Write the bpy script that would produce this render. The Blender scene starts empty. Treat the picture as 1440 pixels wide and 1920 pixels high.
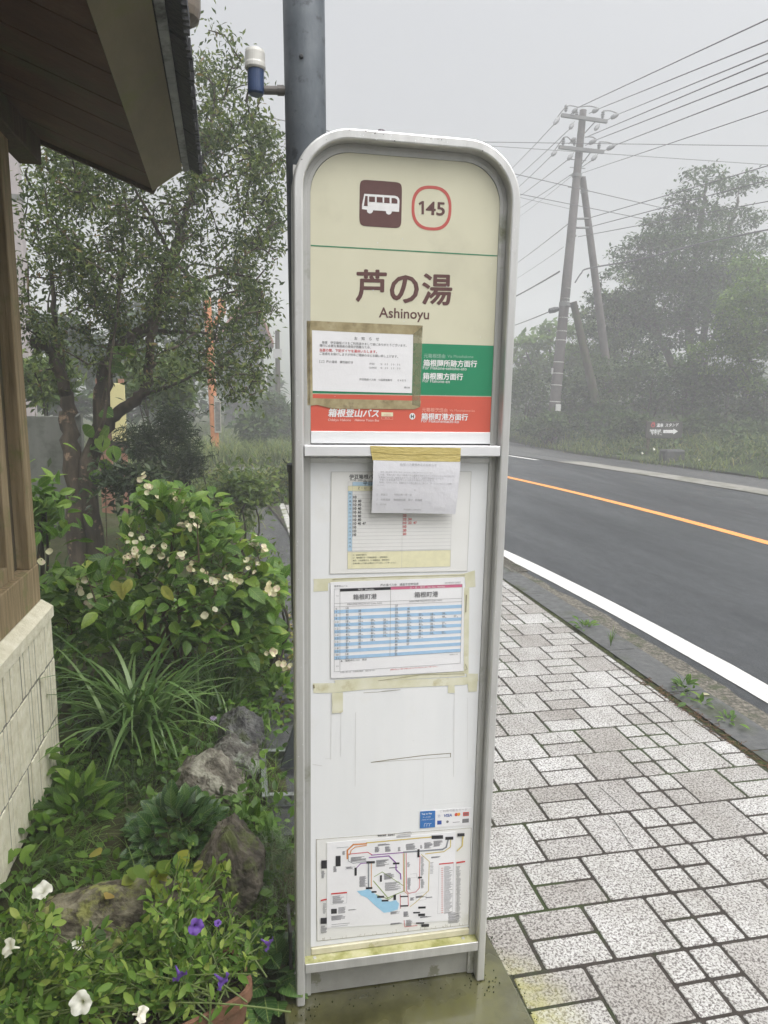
import bpy, math, random
import numpy as np
from mathutils import Matrix, Vector
sc = bpy.context.scene
C = sc.collection
R = math.radians
PI = math.pi

# ------------------------------------------------------------------ camera
F, YAW, PITCH, ROLL, CH = 1300.0, 0.20445, 0.169026, 0.017353, 1.49346   # focal length in pixels of the 1440x1920 photograph
def _axes():
    cy, sy, cp, sp_ = math.cos(YAW), math.sin(YAW), math.cos(PITCH), math.sin(PITCH)
    f = np.array([sy*cp, cy*cp, -sp_]); r = np.array([cy, -sy, 0.]); u = np.cross(r, f)
    cr, sr = math.cos(ROLL), math.sin(ROLL)
    return cr*r+sr*u, -sr*r+cr*u, f
AR, AU, AF = _axes()
cam = bpy.data.cameras.new('camera'); camo = bpy.data.objects.new('camera', cam); C.objects.link(camo)
cam.sensor_fit = 'VERTICAL'; cam.sensor_height = 36; cam.lens = F/1920*36
cam.clip_start = .02; cam.clip_end = 1000
mw = Matrix.Identity(4)
for i in range(3):
    mw[i][0], mw[i][1], mw[i][2] = AR[i], AU[i], -AF[i]
mw[0][3], mw[1][3], mw[2][3] = 0, 0, CH
camo.matrix_world = mw
sc.camera = camo
CO = np.array([0, 0, CH])
def ray(px, py): return AF + AR*(px-720)/F + AU*(960-py)/F
def gz(px, py, z=0.):
    d = ray(px, py); return CO + d*(z-CH)/d[2]
def aty(px, py, Y):
    d = ray(px, py); return CO + d*Y/d[1]
def atx(px, py, X):
    d = ray(px, py); return CO + d*X/d[0]

# ------------------------------------------------------------------ light
SUN_EL, SUN_AZ = 62, 140      # high and behind the photographer, hidden by cloud
w = bpy.data.worlds.new('World'); sc.world = w; w.use_nodes = True
nt = w.node_tree; bg = nt.nodes['Background']
sky = nt.nodes.new('ShaderNodeTexSky'); sky.sky_type = 'NISHITA'; sky.sun_disc = False
sky.sun_elevation = R(SUN_EL); sky.sun_rotation = R(SUN_AZ); sky.air_density = 1.0; sky.dust_density = 4.0; sky.ozone_density = 1.0
hs = nt.nodes.new('ShaderNodeHueSaturation'); hs.inputs['Saturation'].default_value = .14
nt.links.new(sky.outputs[0], hs.inputs['Color'])
# overcast: the cloud is about three times brighter overhead than at the horizon
tcw = nt.nodes.new('ShaderNodeTexCoord'); spx = nt.nodes.new('ShaderNodeSeparateXYZ'); nt.links.new(tcw.outputs['Generated'], spx.inputs[0])
mrw = nt.nodes.new('ShaderNodeMapRange'); nt.links.new(spx.outputs['Z'], mrw.inputs[0])
mrw.inputs[1].default_value = 0; mrw.inputs[2].default_value = 1; mrw.inputs[3].default_value = .27; mrw.inputs[4].default_value = 2.7
mlw = nt.nodes.new('ShaderNodeMixRGB'); mlw.blend_type = 'MULTIPLY'; mlw.inputs[0].default_value = 1
nt.links.new(hs.outputs[0], mlw.inputs[1]); nt.links.new(mrw.outputs[0], mlw.inputs[2]); nt.links.new(mlw.outputs[0], bg.inputs[0])
bg.inputs[1].default_value = .108
sl = bpy.data.lights.new('sun', 'SUN'); sl.energy = 2.0; sl.angle = R(70); sl.color = (1, .97, .93)
so = bpy.data.objects.new('sun', sl); C.objects.link(so)
so.rotation_euler = (R(90-SUN_EL), 0, R(180-SUN_AZ))
sc.view_settings.view_transform = 'Standard'; sc.view_settings.look = 'None'
sc.view_settings.exposure = 0.4; sc.view_settings.gamma = 1
sc.render.engine = 'CYCLES'
cy_ = sc.cycles
cy_.max_bounces = 8; cy_.volume_bounces = 3; cy_.diffuse_bounces = 3; cy_.transparent_max_bounces = 8
cy_.use_denoising = True; cy_.caustics_reflective = False; cy_.caustics_refractive = False

# ------------------------------------------------------------------ materials
def N(nt, t, **k):
    n = nt.nodes.new('ShaderNode'+t)
    for a, b in k.items():
        if a.startswith('i_'): n.inputs[a[2:].replace('_', ' ')].default_value = b
        else: setattr(n, a, b)
    return n
def c4(c): return (c[0], c[1], c[2], 1)
def ramp(nt, fac, stops):
    n = N(nt, 'ValToRGB'); e = n.color_ramp.elements
    while len(e) < len(stops): e.new(.5)
    for el, (p, c) in zip(e, stops): el.position = p; el.color = c4(c)
    nt.links.new(fac, n.inputs[0]); return n.outputs[0]
def mixc(nt, fac, a, b, mode='MIX'):
    n = N(nt, 'MixRGB', blend_type=mode)
    for s, v in ((0, fac), (1, a), (2, b)):
        if hasattr(v, 'is_output'): nt.links.new(v, n.inputs[s])
        elif isinstance(v, (int, float)): n.inputs[s].default_value = v
        else: n.inputs[s].default_value = c4(v)
    return n.outputs[0]
def noise(nt, scale, detail=4, rough=.6, vec=None, dist=0):
    n = N(nt, 'TexNoise', i_Scale=scale, i_Detail=detail, i_Roughness=rough, i_Distortion=dist)
    if vec is not None: nt.links.new(vec, n.inputs['Vector'])
    return n.outputs['Fac']
def coords(nt, scale=None):
    tc = N(nt, 'TexCoord')
    if scale is None: return tc.outputs['Object']
    mp = N(nt, 'Mapping'); mp.inputs['Scale'].default_value = scale
    nt.links.new(tc.outputs['Object'], mp.inputs[0]); return mp.outputs[0]
def base(name):
    m = bpy.data.materials.new(name); m.use_nodes = True
    nt = m.node_tree; return m, nt, nt.nodes['Principled BSDF']
def mat(name, stops, scale=8, detail=5, rough=.6, rough2=None, bump=0, bscale=None, metal=0, spec=.4, stretch=None,
        stain=None, stain_scale=3, stain_lo=.5, stain_hi=.65, island=0, coat=0):
    """noise-varied surface; stain = second colour in irregular patches; island = per-piece brightness change"""
    m, nt, b = base(name)
    if not isinstance(stops, list): stops = [(.3, tuple(.85*v for v in stops)), (.7, tuple(min(1, 1.1*v) for v in stops))]
    v = coords(nt, stretch)
    f = noise(nt, scale, detail, vec=v)
    col = ramp(nt, f, stops)
    if stain is not None:
        f2 = noise(nt, stain_scale, 6, .65, vec=coords(nt))
        mask = ramp(nt, f2, [(stain_lo, (0, 0, 0)), (stain_hi, (1, 1, 1))])
        col = mixc(nt, mask, col, stain)
    if island:
        g = N(nt, 'NewGeometry')
        rr = ramp(nt, g.outputs['Random Per Island'], [(0, (1-island,)*3), (1, (1+island*.3,)*3)])
        col = mixc(nt, 1.0, col, rr, 'MULTIPLY')
    nt.links.new(col, b.inputs['Base Color'])
    b.inputs['Metallic'].default_value = metal
    b.inputs['Specular IOR Level'].default_value = spec
    if coat: b.inputs['Coat Weight'].default_value = coat; b.inputs['Coat Roughness'].default_value = .08
    if rough2 is None: b.inputs['Roughness'].default_value = rough
    else:
        rr = ramp(nt, noise(nt, scale*.7, 3, vec=v), [(.35, (rough,)*3), (.65, (rough2,)*3)]); nt.links.new(rr, b.inputs['Roughness'])
    if bump:
        bn = N(nt, 'Bump', i_Strength=bump, i_Distance=.01)
        nt.links.new(noise(nt, bscale or scale*3, 5, vec=v), bn.inputs['Height']); nt.links.new(bn.outputs[0], b.inputs['Normal'])
    return m
def leafmat(name, stops, trans=.35, rough=.45, spec=.35, patch=None, tcol=1.25, veins=0):
    """every leaf its own tone (random per island), light passing through"""
    m, nt, b = base(name)
    g = N(nt, 'NewGeometry')
    col = ramp(nt, g.outputs['Random Per Island'], stops)
    f = noise(nt, 3.0, 2, vec=coords(nt))
    col = mixc(nt, 1.0, col, ramp(nt, f, [(.3, (.75, .8, .8)), (.7, (1.15, 1.1, 1.0))]), 'MULTIPLY')
    if patch: col = mixc(nt, ramp(nt, noise(nt, 90, 2, vec=coords(nt)), [(.62, (0, 0, 0)), (.68, (1, 1, 1))]), col, patch)
    if veins:      # midrib and side veins, pressed into the leaf
        m['veins'] = 1; at = N(nt, 'Attribute', attribute_name='leafuv'); sx = N(nt, 'SeparateXYZ'); nt.links.new(at.outputs['Vector'], sx.inputs[0])
        def mth(op, a, b_):
            n = N(nt, 'Math', operation=op)
            for i, q in enumerate((a, b_)):
                if q is None: continue
                if hasattr(q, 'is_output'): nt.links.new(q, n.inputs[i])
                else: n.inputs[i].default_value = q
            return n.outputs[0]
        ab = mth('ABSOLUTE', sx.outputs['Y'], None); sd = mth('SINE', mth('MULTIPLY', mth('SUBTRACT', sx.outputs['X'], mth('MULTIPLY', ab, .55)), 48.), None)
        side = ramp(nt, sd, [(.80, (0, 0, 0)), (.99, (.55, .55, .55))]); mid = ramp(nt, ab, [(.012, (1, 1, 1)), (.035, (0, 0, 0))])
        vv = mixc(nt, 1., side, mid, 'ADD'); col = mixc(nt, mth('MULTIPLY', vv, .55), col, (.26, .34, .10))
        col = mixc(nt, 1, col, ramp(nt, noise(nt, 60, 3, vec=coords(nt)), [(.3, (.78, .82, .8)), (.7, (1.15, 1.1, 1.1))]), 'MULTIPLY')
        bn = N(nt, 'Bump', i_Strength=.6, i_Distance=.004); bn.invert = True; nt.links.new(vv, bn.inputs['Height']); nt.links.new(bn.outputs[0], b.inputs['Normal'])
    nt.links.new(col, b.inputs['Base Color']); b.inputs['Roughness'].default_value = rough
    b.inputs['Specular IOR Level'].default_value = spec
    t = N(nt, 'BsdfTranslucent'); tc = mixc(nt, 1.0, col, (tcol, tcol*1.05, tcol*.6), 'MULTIPLY'); nt.links.new(tc, t.inputs[0])
    mx = N(nt, 'MixShader'); mx.inputs[0].default_value = trans
    nt.links.new(b.outputs[0], mx.inputs[1]); nt.links.new(t.outputs[0], mx.inputs[2])
    nt.links.new(mx.outputs[0], nt.nodes['Material Output'].inputs[0]); return m

# ------------------------------------------------------------------ mesh builder
ORIG = {}
class MB:
    def __init__(s): s.V = []; s.Fc = []; s.n = 0; s.uv = []
    def add(s, V, Fs):
        V = np.asarray(V, float).reshape(-1, 3); o = s.n
        s.V.append(V); s.n += len(V)
        s.Fc.extend([tuple(int(i)+o for i in f) for f in Fs]); return s
    def quad(s, a, b, c, d): return s.add([a, b, c, d], [(0, 1, 2, 3)])
    def box(s, lo, hi, rotz=0, bev=0):
        lo = np.array(lo, float); hi = np.array(hi, float); c = (lo+hi)/2; h = (hi-lo)/2
        if bev:
            b = min(bev, *(h*.45)); V = []
            pts = []
            for sx in (-1, 1):
                for sy in (-1, 1):
                    for sz in (-1, 1):
                        for k in range(3):
                            p = h-b; p = p.copy(); p[k] = h[k]; pts.append(p*np.array([sx, sy, sz]))
            V = np.array(pts)
            idx = lambda sx, sy, sz, k: ((sx*2+sy)*2+sz)*3+k
            Fs = []
            for k in range(3):
                a, c2 = [(1, 2), (2, 0), (0, 1)][k]
                for sg in (0, 1):
                    q = []
                    for (u, v) in ((0, 0), (1, 0), (1, 1), (0, 1)):
                        t = [0, 0, 0]; t[k] = sg; t[a] = u; t[c2] = v; q.append(idx(*t, k))
                    Fs.append(q if sg else q[::-1])
                for u in (0, 1):
                    for v in (0, 1):
                        t0 = [0, 0, 0]; t1 = [0, 0, 0]; t1[k] = 1
                        t0[a] = t1[a] = u; t0[c2] = t1[c2] = v
                        q = [idx(*t0, a), idx(*t1, a), idx(*t1, c2), idx(*t0, c2)]
                        Fs.append(q if (u ^ v) else q[::-1])
            for sx in (0, 1):
                for sy in (0, 1):
                    for sz in (0, 1):
                        q = [idx(sx, sy, sz, k) for k in range(3)]
                        Fs.append(q if (sx+sy+sz) % 2 else q[::-1])
        else:
            V = np.array([[x, y, z] for x in (-h[0], h[0]) for y in (-h[1], h[1]) for z in (-h[2], h[2])])
            Fs = [(0, 1, 3, 2), (4, 6, 7, 5), (0, 4, 5, 1), (2, 3, 7, 6), (0, 2, 6, 4), (1, 5, 7, 3)]
        if rotz:
            ca, sa = math.cos(rotz), math.sin(rotz); V = V @ np.array([[ca, sa, 0], [-sa, ca, 0], [0, 0, 1]])
        return s.add(V+c, Fs)
    def tube(s, pts, rad, n=6, cap=True):
        P = np.asarray(pts, float); m = len(P)
        rad = np.full(m, rad, float) if np.isscalar(rad) else np.asarray(rad, float)
        T = np.gradient(P, axis=0) if m > 2 else np.repeat((P[1]-P[0])[None], m, 0)
        T /= np.linalg.norm(T, axis=1)[:, None]+1e-12
        a = np.where(np.abs(T[:, 2:3]) < .9, np.array([[0, 0, 1.]]), np.array([[1., 0, 0]]))
        if (np.abs(T[:, 2]) > .9).any(): a = np.repeat(np.array([[.31, .95, .02]]), m, 0)
        U = np.cross(T, a); U /= np.linalg.norm(U, axis=1)[:, None]+1e-12; W = np.cross(T, U)
        th = np.arange(n)*2*PI/n
        V = P[:, None]+rad[:, None, None]*(U[:, None]*np.cos(th)[None, :, None]+W[:, None]*np.sin(th)[None, :, None])
        Fs = [(i*n+j, i*n+(j+1) % n, (i+1)*n+(j+1) % n, (i+1)*n+j) for i in range(m-1) for j in range(n)]
        if cap: Fs += [tuple(range(n))[::-1], tuple((m-1)*n+j for j in range(n))]
        return s.add(V.reshape(-1, 3), Fs)
    def lathe(s, c, prof, n=16, axis=(0, 0, 1)):
        ax = np.array(axis, float); ax /= np.linalg.norm(ax)
        u = np.cross(ax, [0, 1, 0] if abs(ax[1]) < .9 else [1, 0, 0]); u /= np.linalg.norm(u); v = np.cross(ax, u)
        th = np.arange(n)*2*PI/n; c = np.array(c, float)
        V = np.array([c+ax*z+r*(u*math.cos(t)+v*math.sin(t)) for r, z in prof for t in th])
        m = len(prof)
        Fs = [(i*n+j, i*n+(j+1) % n, (i+1)*n+(j+1) % n, (i+1)*n+j) for i in range(m-1) for j in range(n)]
        Fs += [tuple(range(n))[::-1], tuple((m-1)*n+j for j in range(n))]
        return s.add(V, Fs)
    def prism(s, poly, d):
        """polygon (list of 3-D points) pushed along d"""
        P = np.array(poly, float); n = len(P)
        return s.add(np.vstack([P, P+np.array(d, float)]), [tuple(range(n))[::-1], tuple(range(n, 2*n))]+[(i, (i+1) % n, n+(i+1) % n, n+i) for i in range(n)])
    def inst(s, tpl, P, D, Nn, L, Wd):
        """copies of a leaf template: positions, directions, normals, lengths, widths"""
        tv, tf = tpl; tv = np.array(tv, float)
        P = np.asarray(P, float); D = np.asarray(D, float); D = D/(np.linalg.norm(D, axis=1)[:, None]+1e-12)
        B = np.cross(Nn, D); B /= np.linalg.norm(B, axis=1)[:, None]+1e-12; Z = np.cross(D, B)
        L = np.broadcast_to(L, (len(P),)); Wd = np.broadcast_to(Wd, (len(P),))
        V = P[:, None]+D[:, None]*(tv[:, 0][None]*L[:, None])[..., None]+B[:, None]*(tv[:, 1][None]*Wd[:, None])[..., None]+Z[:, None]*(tv[:, 2][None]*L[:, None])[..., None]
        k = len(tv); o = s.n; s.V.append(V.reshape(-1, 3)); s.n += len(P)*k; s.uv.append((o, np.tile(tv[:, :2], (len(P), 1))))
        for i in range(len(P)):
            b = o+i*k
            for f in tf: s.Fc.append(tuple(b+j for j in f))
        return s
    def ribbons(s, P0, Dh, L, reach, rise, drop, wd, k=6, tw=None):
        """arching grass blades"""
        P0 = np.asarray(P0, float); n = len(P0); Dh = np.asarray(Dh, float); Dh = Dh/(np.linalg.norm(Dh, axis=1)[:, None]+1e-9)
        t = np.linspace(0, 1, k)
        Z = np.array([0, 0, 1.]); B = np.stack([-Dh[:, 1], Dh[:, 0], 0*Dh[:, 0]], 1)
        L, reach, rise, drop, wd = [np.broadcast_to(np.asarray(q, float), (n,)) for q in (L, reach, rise, drop, wd)]
        ctr = P0[:, None]+Dh[:, None]*(L*reach)[:, None, None]*(t**1.5)[None, :, None]+Z*((L*rise)[:, None]*t[None]-(L*drop)[:, None]*t[None]**2.4)[..., None]
        ww = wd[:, None]*(np.minimum(1, .5+2.5*t)*(1-t)**.6+.03)[None]
        V = np.stack([ctr-B[:, None]*ww[..., None]/2, ctr+B[:, None]*ww[..., None]/2], 2)
        o = s.n; s.V.append(V.reshape(-1, 3)); s.n += n*k*2
        for i in range(n):
            b = o+i*k*2
            for j in range(k-1): s.Fc.append((b+2*j, b+2*j+1, b+2*j+3, b+2*j+2))
        return s
    def build(s, name, m, parent=None, smooth=False, origin=None):
        V = np.vstack(s.V) if s.V else np.zeros((0, 3))
        o = np.array(origin if origin is not None else (ORIG[parent.name] if parent else (0, 0, 0)), float)
        me = bpy.data.meshes.new(name); me.from_pydata((V-o).tolist(), [], s.Fc)
        me.materials.append(m)
        if s.uv and len(s.uv[0][1]) and m.get('veins'):
            at = me.attributes.new('leafuv', 'FLOAT2', 'POINT'); uv = np.zeros((len(V), 2))
            for o_, a in s.uv: uv[o_:o_+len(a)] = a
            at.data.foreach_set('vector', uv.astype(np.float32).ravel())
        if smooth: me.polygons.foreach_set('use_smooth', [True]*len(me.polygons))
        ob = bpy.data.objects.new(name, me); C.objects.link(ob)
        if parent: ob.parent = parent
        else: ob.location = o
        ORIG[ob.name] = o; return ob
def tag(o, label, cat, group=None):
    o['label'] = label; o['category'] = cat
    if group: o['group'] = group
    return o
def thing(name, label, cat, loc=(0, 0, 0), group=None):
    o = bpy.data.objects.new(name, None); C.objects.link(o); o.location = loc; o.empty_display_size = .1
    ORIG[o.name] = np.array(loc, float); return tag(o, label, cat, group)
def struct(o, kind='structure'): o['kind'] = kind; return o

# leaf templates (along, across, up)
DIAM = ([(0, 0, 0), (.45, -.5, .05), (1, 0, -.06), (.45, .5, .05)], [(0, 1, 2), (0, 2, 3)])
OVAL = ([(0, 0, 0), (.22, -.38, .05), (.55, -.5, .05), (.82, -.3, 0), (1, 0, -.1), (.82, .3, 0), (.55, .5, .05), (.22, .38, .05), (.3, 0, 0), (.65, 0, -.02)],
        [(0, 1, 8), (1, 2, 9, 8), (2, 3, 9), (3, 4, 9), (4, 5, 9), (5, 6, 9), (6, 7, 8, 9), (7, 0, 8)])
def big_leaf(fold=.1, droop=.28):
    ts = [0, .12, .3, .52, .74, .9, 1]; ws = [.02, .3, .47, .5, .36, .17, 0]
    V = []; Fs = []
    for t, wv in zip(ts, ws):
        z = .12*t-droop*t*t
        for sgn in (-1, -.55, 0, .55, 1): V.append((t, sgn*wv, z+fold*abs(sgn)*wv*1.4+(.012 if abs(sgn) == .55 else 0)))
    for i in range(len(ts)-1):
        for j in range(4): Fs.append((i*5+j, i*5+j+1, i*5+j+6, i*5+j+5))
    return V, Fs
BIG = big_leaf(); BIG2 = big_leaf(.16, .5)
rng = np.random.default_rng(7)
def unit(n, up=0.):
    v = rng.normal(size=(n, 3)); v[:, 2] += up; return v/np.linalg.norm(v, axis=1)[:, None]

# ------------------------------------------------------------------ growing trees
def smooth_path(pts, k=6):
    P = np.array(pts, float); out = []
    for i in range(len(P)-1):
        p0 = P[max(i-1, 0)]; p1 = P[i]; p2 = P[i+1]; p3 = P[min(i+2, len(P)-1)]
        for t in np.linspace(0, 1, k, endpoint=False):
            out.append(.5*((2*p1)+(-p0+p2)*t+(2*p0-5*p1+4*p2-p3)*t*t+(-p0+3*p1-3*p2+p3)*t**3))
    out.append(P[-1]); return np.array(out)
def grow(mb, limbs, tips, r_tw=.006, seg=.15, sides=5, wig=.06, skip=.12, rising=.25):
    """limbs: [(points, r0, r1)]; every tip is joined to the nearest wood by a bent twig. Returns the twigs."""
    nodes = []
    for pts, r0, r1 in limbs:
        sp = smooth_path(pts); L = len(sp)
        sp = sp+rng.normal(scale=r1*.5, size=sp.shape)
        mb.tube(sp, np.linspace(r0, r1, L), 8)
        nodes.append(sp[int(L*skip):])
    nodes = np.vstack(nodes); tips = np.asarray(tips)
    d0 = np.array([np.min(((nodes-t)**2).sum(1)) for t in tips])
    twigs = []
    for t in tips[np.argsort(d0)]:
        dd = nodes-t; cost = np.sqrt((dd**2).sum(1))+rising*np.maximum(0, dd[:, 2])
        a = nodes[np.argmin(cost)]; ln = np.linalg.norm(t-a)
        if ln < .02: continue
        k = max(3, int(ln/seg)+2); u = np.linspace(0, 1, k)[:, None]
        mid = (a+t)/2+rng.normal(scale=wig*ln+1e-4, size=3)+np.array([0, 0, .12*ln])
        P = (1-u)**2*a+2*u*(1-u)*mid+u*u*t
        r = r_tw*min(2.4, .6+ln*1.2/(seg*5))
        mb.tube(P, np.linspace(r, r*.35, k), sides, cap=False)
        nodes = np.vstack([nodes, P[1:]]); twigs.append(P)
    return twigs
def leaf_on(mb, twigs, per, tpl, L, Wr, spread=.06, start=.2, droop=-.2, flat=.7, along=.6):
    """leaves along twigs; L = (min, max) length, Wr = width/length"""
    P = []; D = []
    for tw in twigs:
        n = per if isinstance(per, int) else max(2, int(per*np.linalg.norm(tw[-1]-tw[0])))
        k = len(tw)-1
        for u in rng.uniform(start, 1.02, n):
            f = min(u*k, k-1e-6); i = int(f); P.append(tw[i]+(tw[i+1]-tw[i])*(f-i)); D.append(tw[-1]-tw[0])
    P = np.array(P); D = np.array(D); n = len(P)
    D = D/(np.linalg.norm(D, axis=1)[:, None]+1e-9)
    D = D*along+unit(n)*.9; D[:, 2] += droop
    P = P+rng.normal(scale=spread, size=P.shape)
    Nn = unit(n, 0)*(1-flat)+np.array([0, 0, 1.])*flat
    Ls = rng.uniform(L[0], L[1], n)
    mb.inst(tpl, P, D, Nn, Ls, Ls*Wr); return n
def in_blobs(n, blobs):
    """points inside a union of ellipsoids (centre, radii), denser toward the skin"""
    v = np.array([b[1][0]*b[1][1]*b[1][2] for b in blobs]); pr = v**.75/np.sum(v**.75)
    idx = rng.choice(len(blobs), n, p=pr); out = []
    for i in idx:
        q = rng.normal(size=3); q /= np.linalg.norm(q); q *= rng.uniform(.25, 1)**.5
        out.append(np.array(blobs[i][0])+q*np.array(blobs[i][1]))
    return np.array(out)

# ================================================================== THE SETTING
def cv(y):
    """how far the road has bent to the left at depth y"""
    y = np.asarray(y, float); a = np.clip(y-5, 0, 9); return -.0125*a*a-np.clip(y-14, 0, 3)*.225
def edge_drift(y): return -.0165*float(np.clip(y-2.8, 0, 5.5))**2-float(cv(y))*.9*(1 if y < 8.3 else 1)
def strip(mb, x0, x1, y0, y1, z, step=.6, wob=0., nx=1, dr=0.):
    ys = np.linspace(y0, y1, max(2, int((y1-y0)/step)+1)); V = []; Fs = []
    for i, y in enumerate(ys):
        dx_ = dr*edge_drift(y)
        a = x0+dx_+cv(y)+(rng.normal()*wob if wob else 0); b = x1+dx_+cv(y)+(rng.normal()*wob if wob else 0)
        for k in range(nx+1): V.append((a+(b-a)*k/nx, y, z))
        if i:
            for k in range(nx): o = (i-1)*(nx+1)+k; Fs.append((o, o+1, o+nx+2, o+nx+1))
    return mb.add(V, Fs)
# soil and grass under everything
m_soil = mat('soil', [(.3, (.030, .027, .014)), (.5, (.05, .055, .022)), (.7, (.075, .068, .04))], scale=14, rough=.95, bump=.9, bscale=60, spec=.15,
             stain=(.045, .07, .018), stain_scale=2.2)
g = MB()
xs = np.concatenate([np.linspace(-120, -6, 20), np.linspace(-5, 5, 41), np.linspace(6, 120, 20)]); ys = np.concatenate([np.linspace(-30, -2, 8), np.linspace(-1.5, 16, 60), np.linspace(18, 120, 30)])
V = [(x, y, -.06) for y in ys for x in xs]; nx = len(xs)
g.add(V, [(j*nx+i, j*nx+i+1, (j+1)*nx+i+1, (j+1)*nx+i) for j in range(len(ys)-1) for i in range(nx-1)])
struct(g.build('ground', m_soil))
# asphalt
def asphalt(name, lo, hi, wet=.45):
    m, nt, b = base(name); v = coords(nt); b.inputs['Specular IOR Level'].default_value = .3
    fine = noise(nt, 220, 3, .7, vec=v); big = noise(nt, 1.1, 4, .6, vec=coords(nt, (1, .16, 1)))
    col = ramp(nt, fine, [(.3, lo), (.58, hi), (.70, tuple(2.2*c for c in hi))])
    col = mixc(nt, 1, col, ramp(nt, noise(nt, 16, 8, .75, vec=coords(nt, (1, .45, 1))), [(.35, (.72, .72, .72)), (.5, (1, 1, 1)), (.66, (1.32, 1.32, 1.3))]), 'MULTIPLY')
    col = mixc(nt, 1, col, ramp(nt, big, [(.35, (.62, .64, .66)), (.65, (1.2, 1.2, 1.2))]), 'MULTIPLY')
    nt.links.new(col, b.inputs['Base Color'])
    nt.links.new(ramp(nt, noise(nt, .9, 4, vec=coords(nt, (1, .2, 1))), [(.38, (wet,)*3), (.64, (wet+.3,)*3)]), b.inputs['Roughness'])
    bn = N(nt, 'Bump', i_Strength=.8, i_Distance=.005); nt.links.new(fine, bn.inputs['Height']); nt.links.new(bn.outputs[0], b.inputs['Normal'])
    return m
m_road = asphalt('road_asphalt', (.021, .0235, .026), (.048, .052, .056), .40)
rd = MB(); strip(rd, 2.40, 8.45, -12, 12, -.012, nx=6)
yy = np.linspace(12, 75, 40); V = []
for y in yy:
    a = 2.40+float(cv(y))+min(1.4, max(0, y-12)*.28); b_ = 8.45+float(cv(y))
    for k in range(7): V.append((a+(b_-a)*k/6, y, -.012))
rd.add(V, [(j*7+i, j*7+i+1, (j+1)*7+i+1, (j+1)*7+i) for j in range(39) for i in range(6)]); struct(rd.build('road', m_road))
m_white = mat('white_road_paint', [(.3, (.50, .50, .48)), (.55, (.62, .62, .60))], scale=40, rough=.55, stain=(.30, .30, .29), stain_scale=24, stain_lo=.60, stain_hi=.72, bump=.25, bscale=150)
m_orange = mat('orange_road_paint', [(.3, (.75, .27, .06)), (.6, (.85, .34, .085))], scale=30, rough=.55, stain=(.34, .15, .06), stain_scale=26, stain_lo=.66, stain_hi=.75, bump=.25, bscale=150)
struct(strip(MB(), 2.575, 2.742, -12, 10.5, -.008, wob=.002, step=.3, dr=1.).build('white_edge_line', m_white))
struct(strip(MB(), 5.45, 5.60, -12, 70, -.008, wob=.002, step=.3).build('orange_centre_line', m_orange))
struct(strip(MB(), 8.22, 8.36, 15.5, 70, -.008, wob=.002).build('white_edge_line', m_white))
# kerb on this side: mossy joint, smooth kerb top, gravelly gutter
m_kerb = mat('wet_dark_concrete', [(.3, (.060, .063, .064)), (.7, (.105, .108, .106))], scale=22, rough=.5, rough2=.75, bump=.25, bscale=120, stain=(.05, .058, .035), stain_scale=2.5, stain_lo=.55)
m_grav = mat('worn_gravelly_concrete', [(.3, (.04, .038, .03)), (.5, (.10, .093, .075)), (.68, (.21, .19, .155))], scale=55, detail=3, rough=.85, bump=.9, bscale=60, stain=(.05, .06, .028), stain_scale=4, stain_lo=.56)
m_moss = mat('moss', [(.3, (.018, .022, .008)), (.55, (.045, .055, .018)), (.7, (.085, .095, .03))], scale=40, rough=.95, bump=1, bscale=140, spec=.1)
kb = MB()
for y in np.arange(-3, 9.2, .6):
    strip(kb, 2.135, 2.34, y, y+.594, -.0045 if False else .002, step=.3, dr=.25)
ko = struct(kb.build('kerb', m_kerb))
struct(strip(MB(), 2.325, 2.49, -3, 10, -.006, wob=.012, step=.12, dr=.8).build('gutter', m_grav, None))
struct(strip(MB(), 2.095, 2.135, -3, 9.4, -.004, wob=.008, step=.06).build('moss_joint', m_moss))
# the far side: concrete gutter, asphalt footway, hillside
m_band = mat('pale_worn_concrete', [(.3, (.17, .165, .15)), (.7, (.29, .28, .25))], scale=9, rough=.8, bump=.4, bscale=70, stain=(.12, .12, .085), stain_scale=1.4)
struct(strip(MB(), 8.45, 9.05, -12, 15, .004, wob=.01).build('far_gutter', m_band))
struct(strip(MB(), 8.45, 9.05, 15, 40, .004, wob=.01).build('far_gutter', m_kerb))
m_foot = asphalt('old_asphalt', (.040, .042, .043), (.085, .086, .085), .6)
struct(strip(MB(), 9.05, 10.35, -12, 40, .0, nx=2).build('far_footway', m_foot))
m_hill = mat('wooded_hillside', [(.3, (.018, .026, .012)), (.5, (.035, .052, .02)), (.7, (.06, .08, .03))], scale=1.6, rough=1, bump=1, bscale=5, spec=.1)
hb = MB(); ss = np.concatenate([np.linspace(0, 8, 17), np.linspace(9.5, 60, 24)]); yy = np.concatenate([np.linspace(-8, 34, 43), np.linspace(36, 110, 26)])
V = []
for y in yy:
    for s_ in ss:
        z = .03+.16*min(s_, 5)+max(0, s_-5)*.07+max(0, s_-14)*.05
        z += .12*math.sin(s_*1.7+y*.9)*min(1, s_/3)+.5*math.sin(s_*.31+y*.23)*min(1, s_/9)
        V.append((10.33+cv(y)*.8+s_-.06*max(0, y-20), y, z))
k = len(ss)
hb.add(V, [(j*k+i, j*k+i+1, (j+1)*k+i+1, (j+1)*k+i) for j in range(len(yy)-1) for i in range(k-1)])
struct(hb.build('hillside', m_hill, smooth=True))
def hill_z(x, y):
    s_ = max(0, x-(10.33+float(cv(y))*.8-.06*max(0, y-20))); return .03+.16*min(s_, 5)+max(0, s_-5)*.07+max(0, s_-14)*.05
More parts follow.
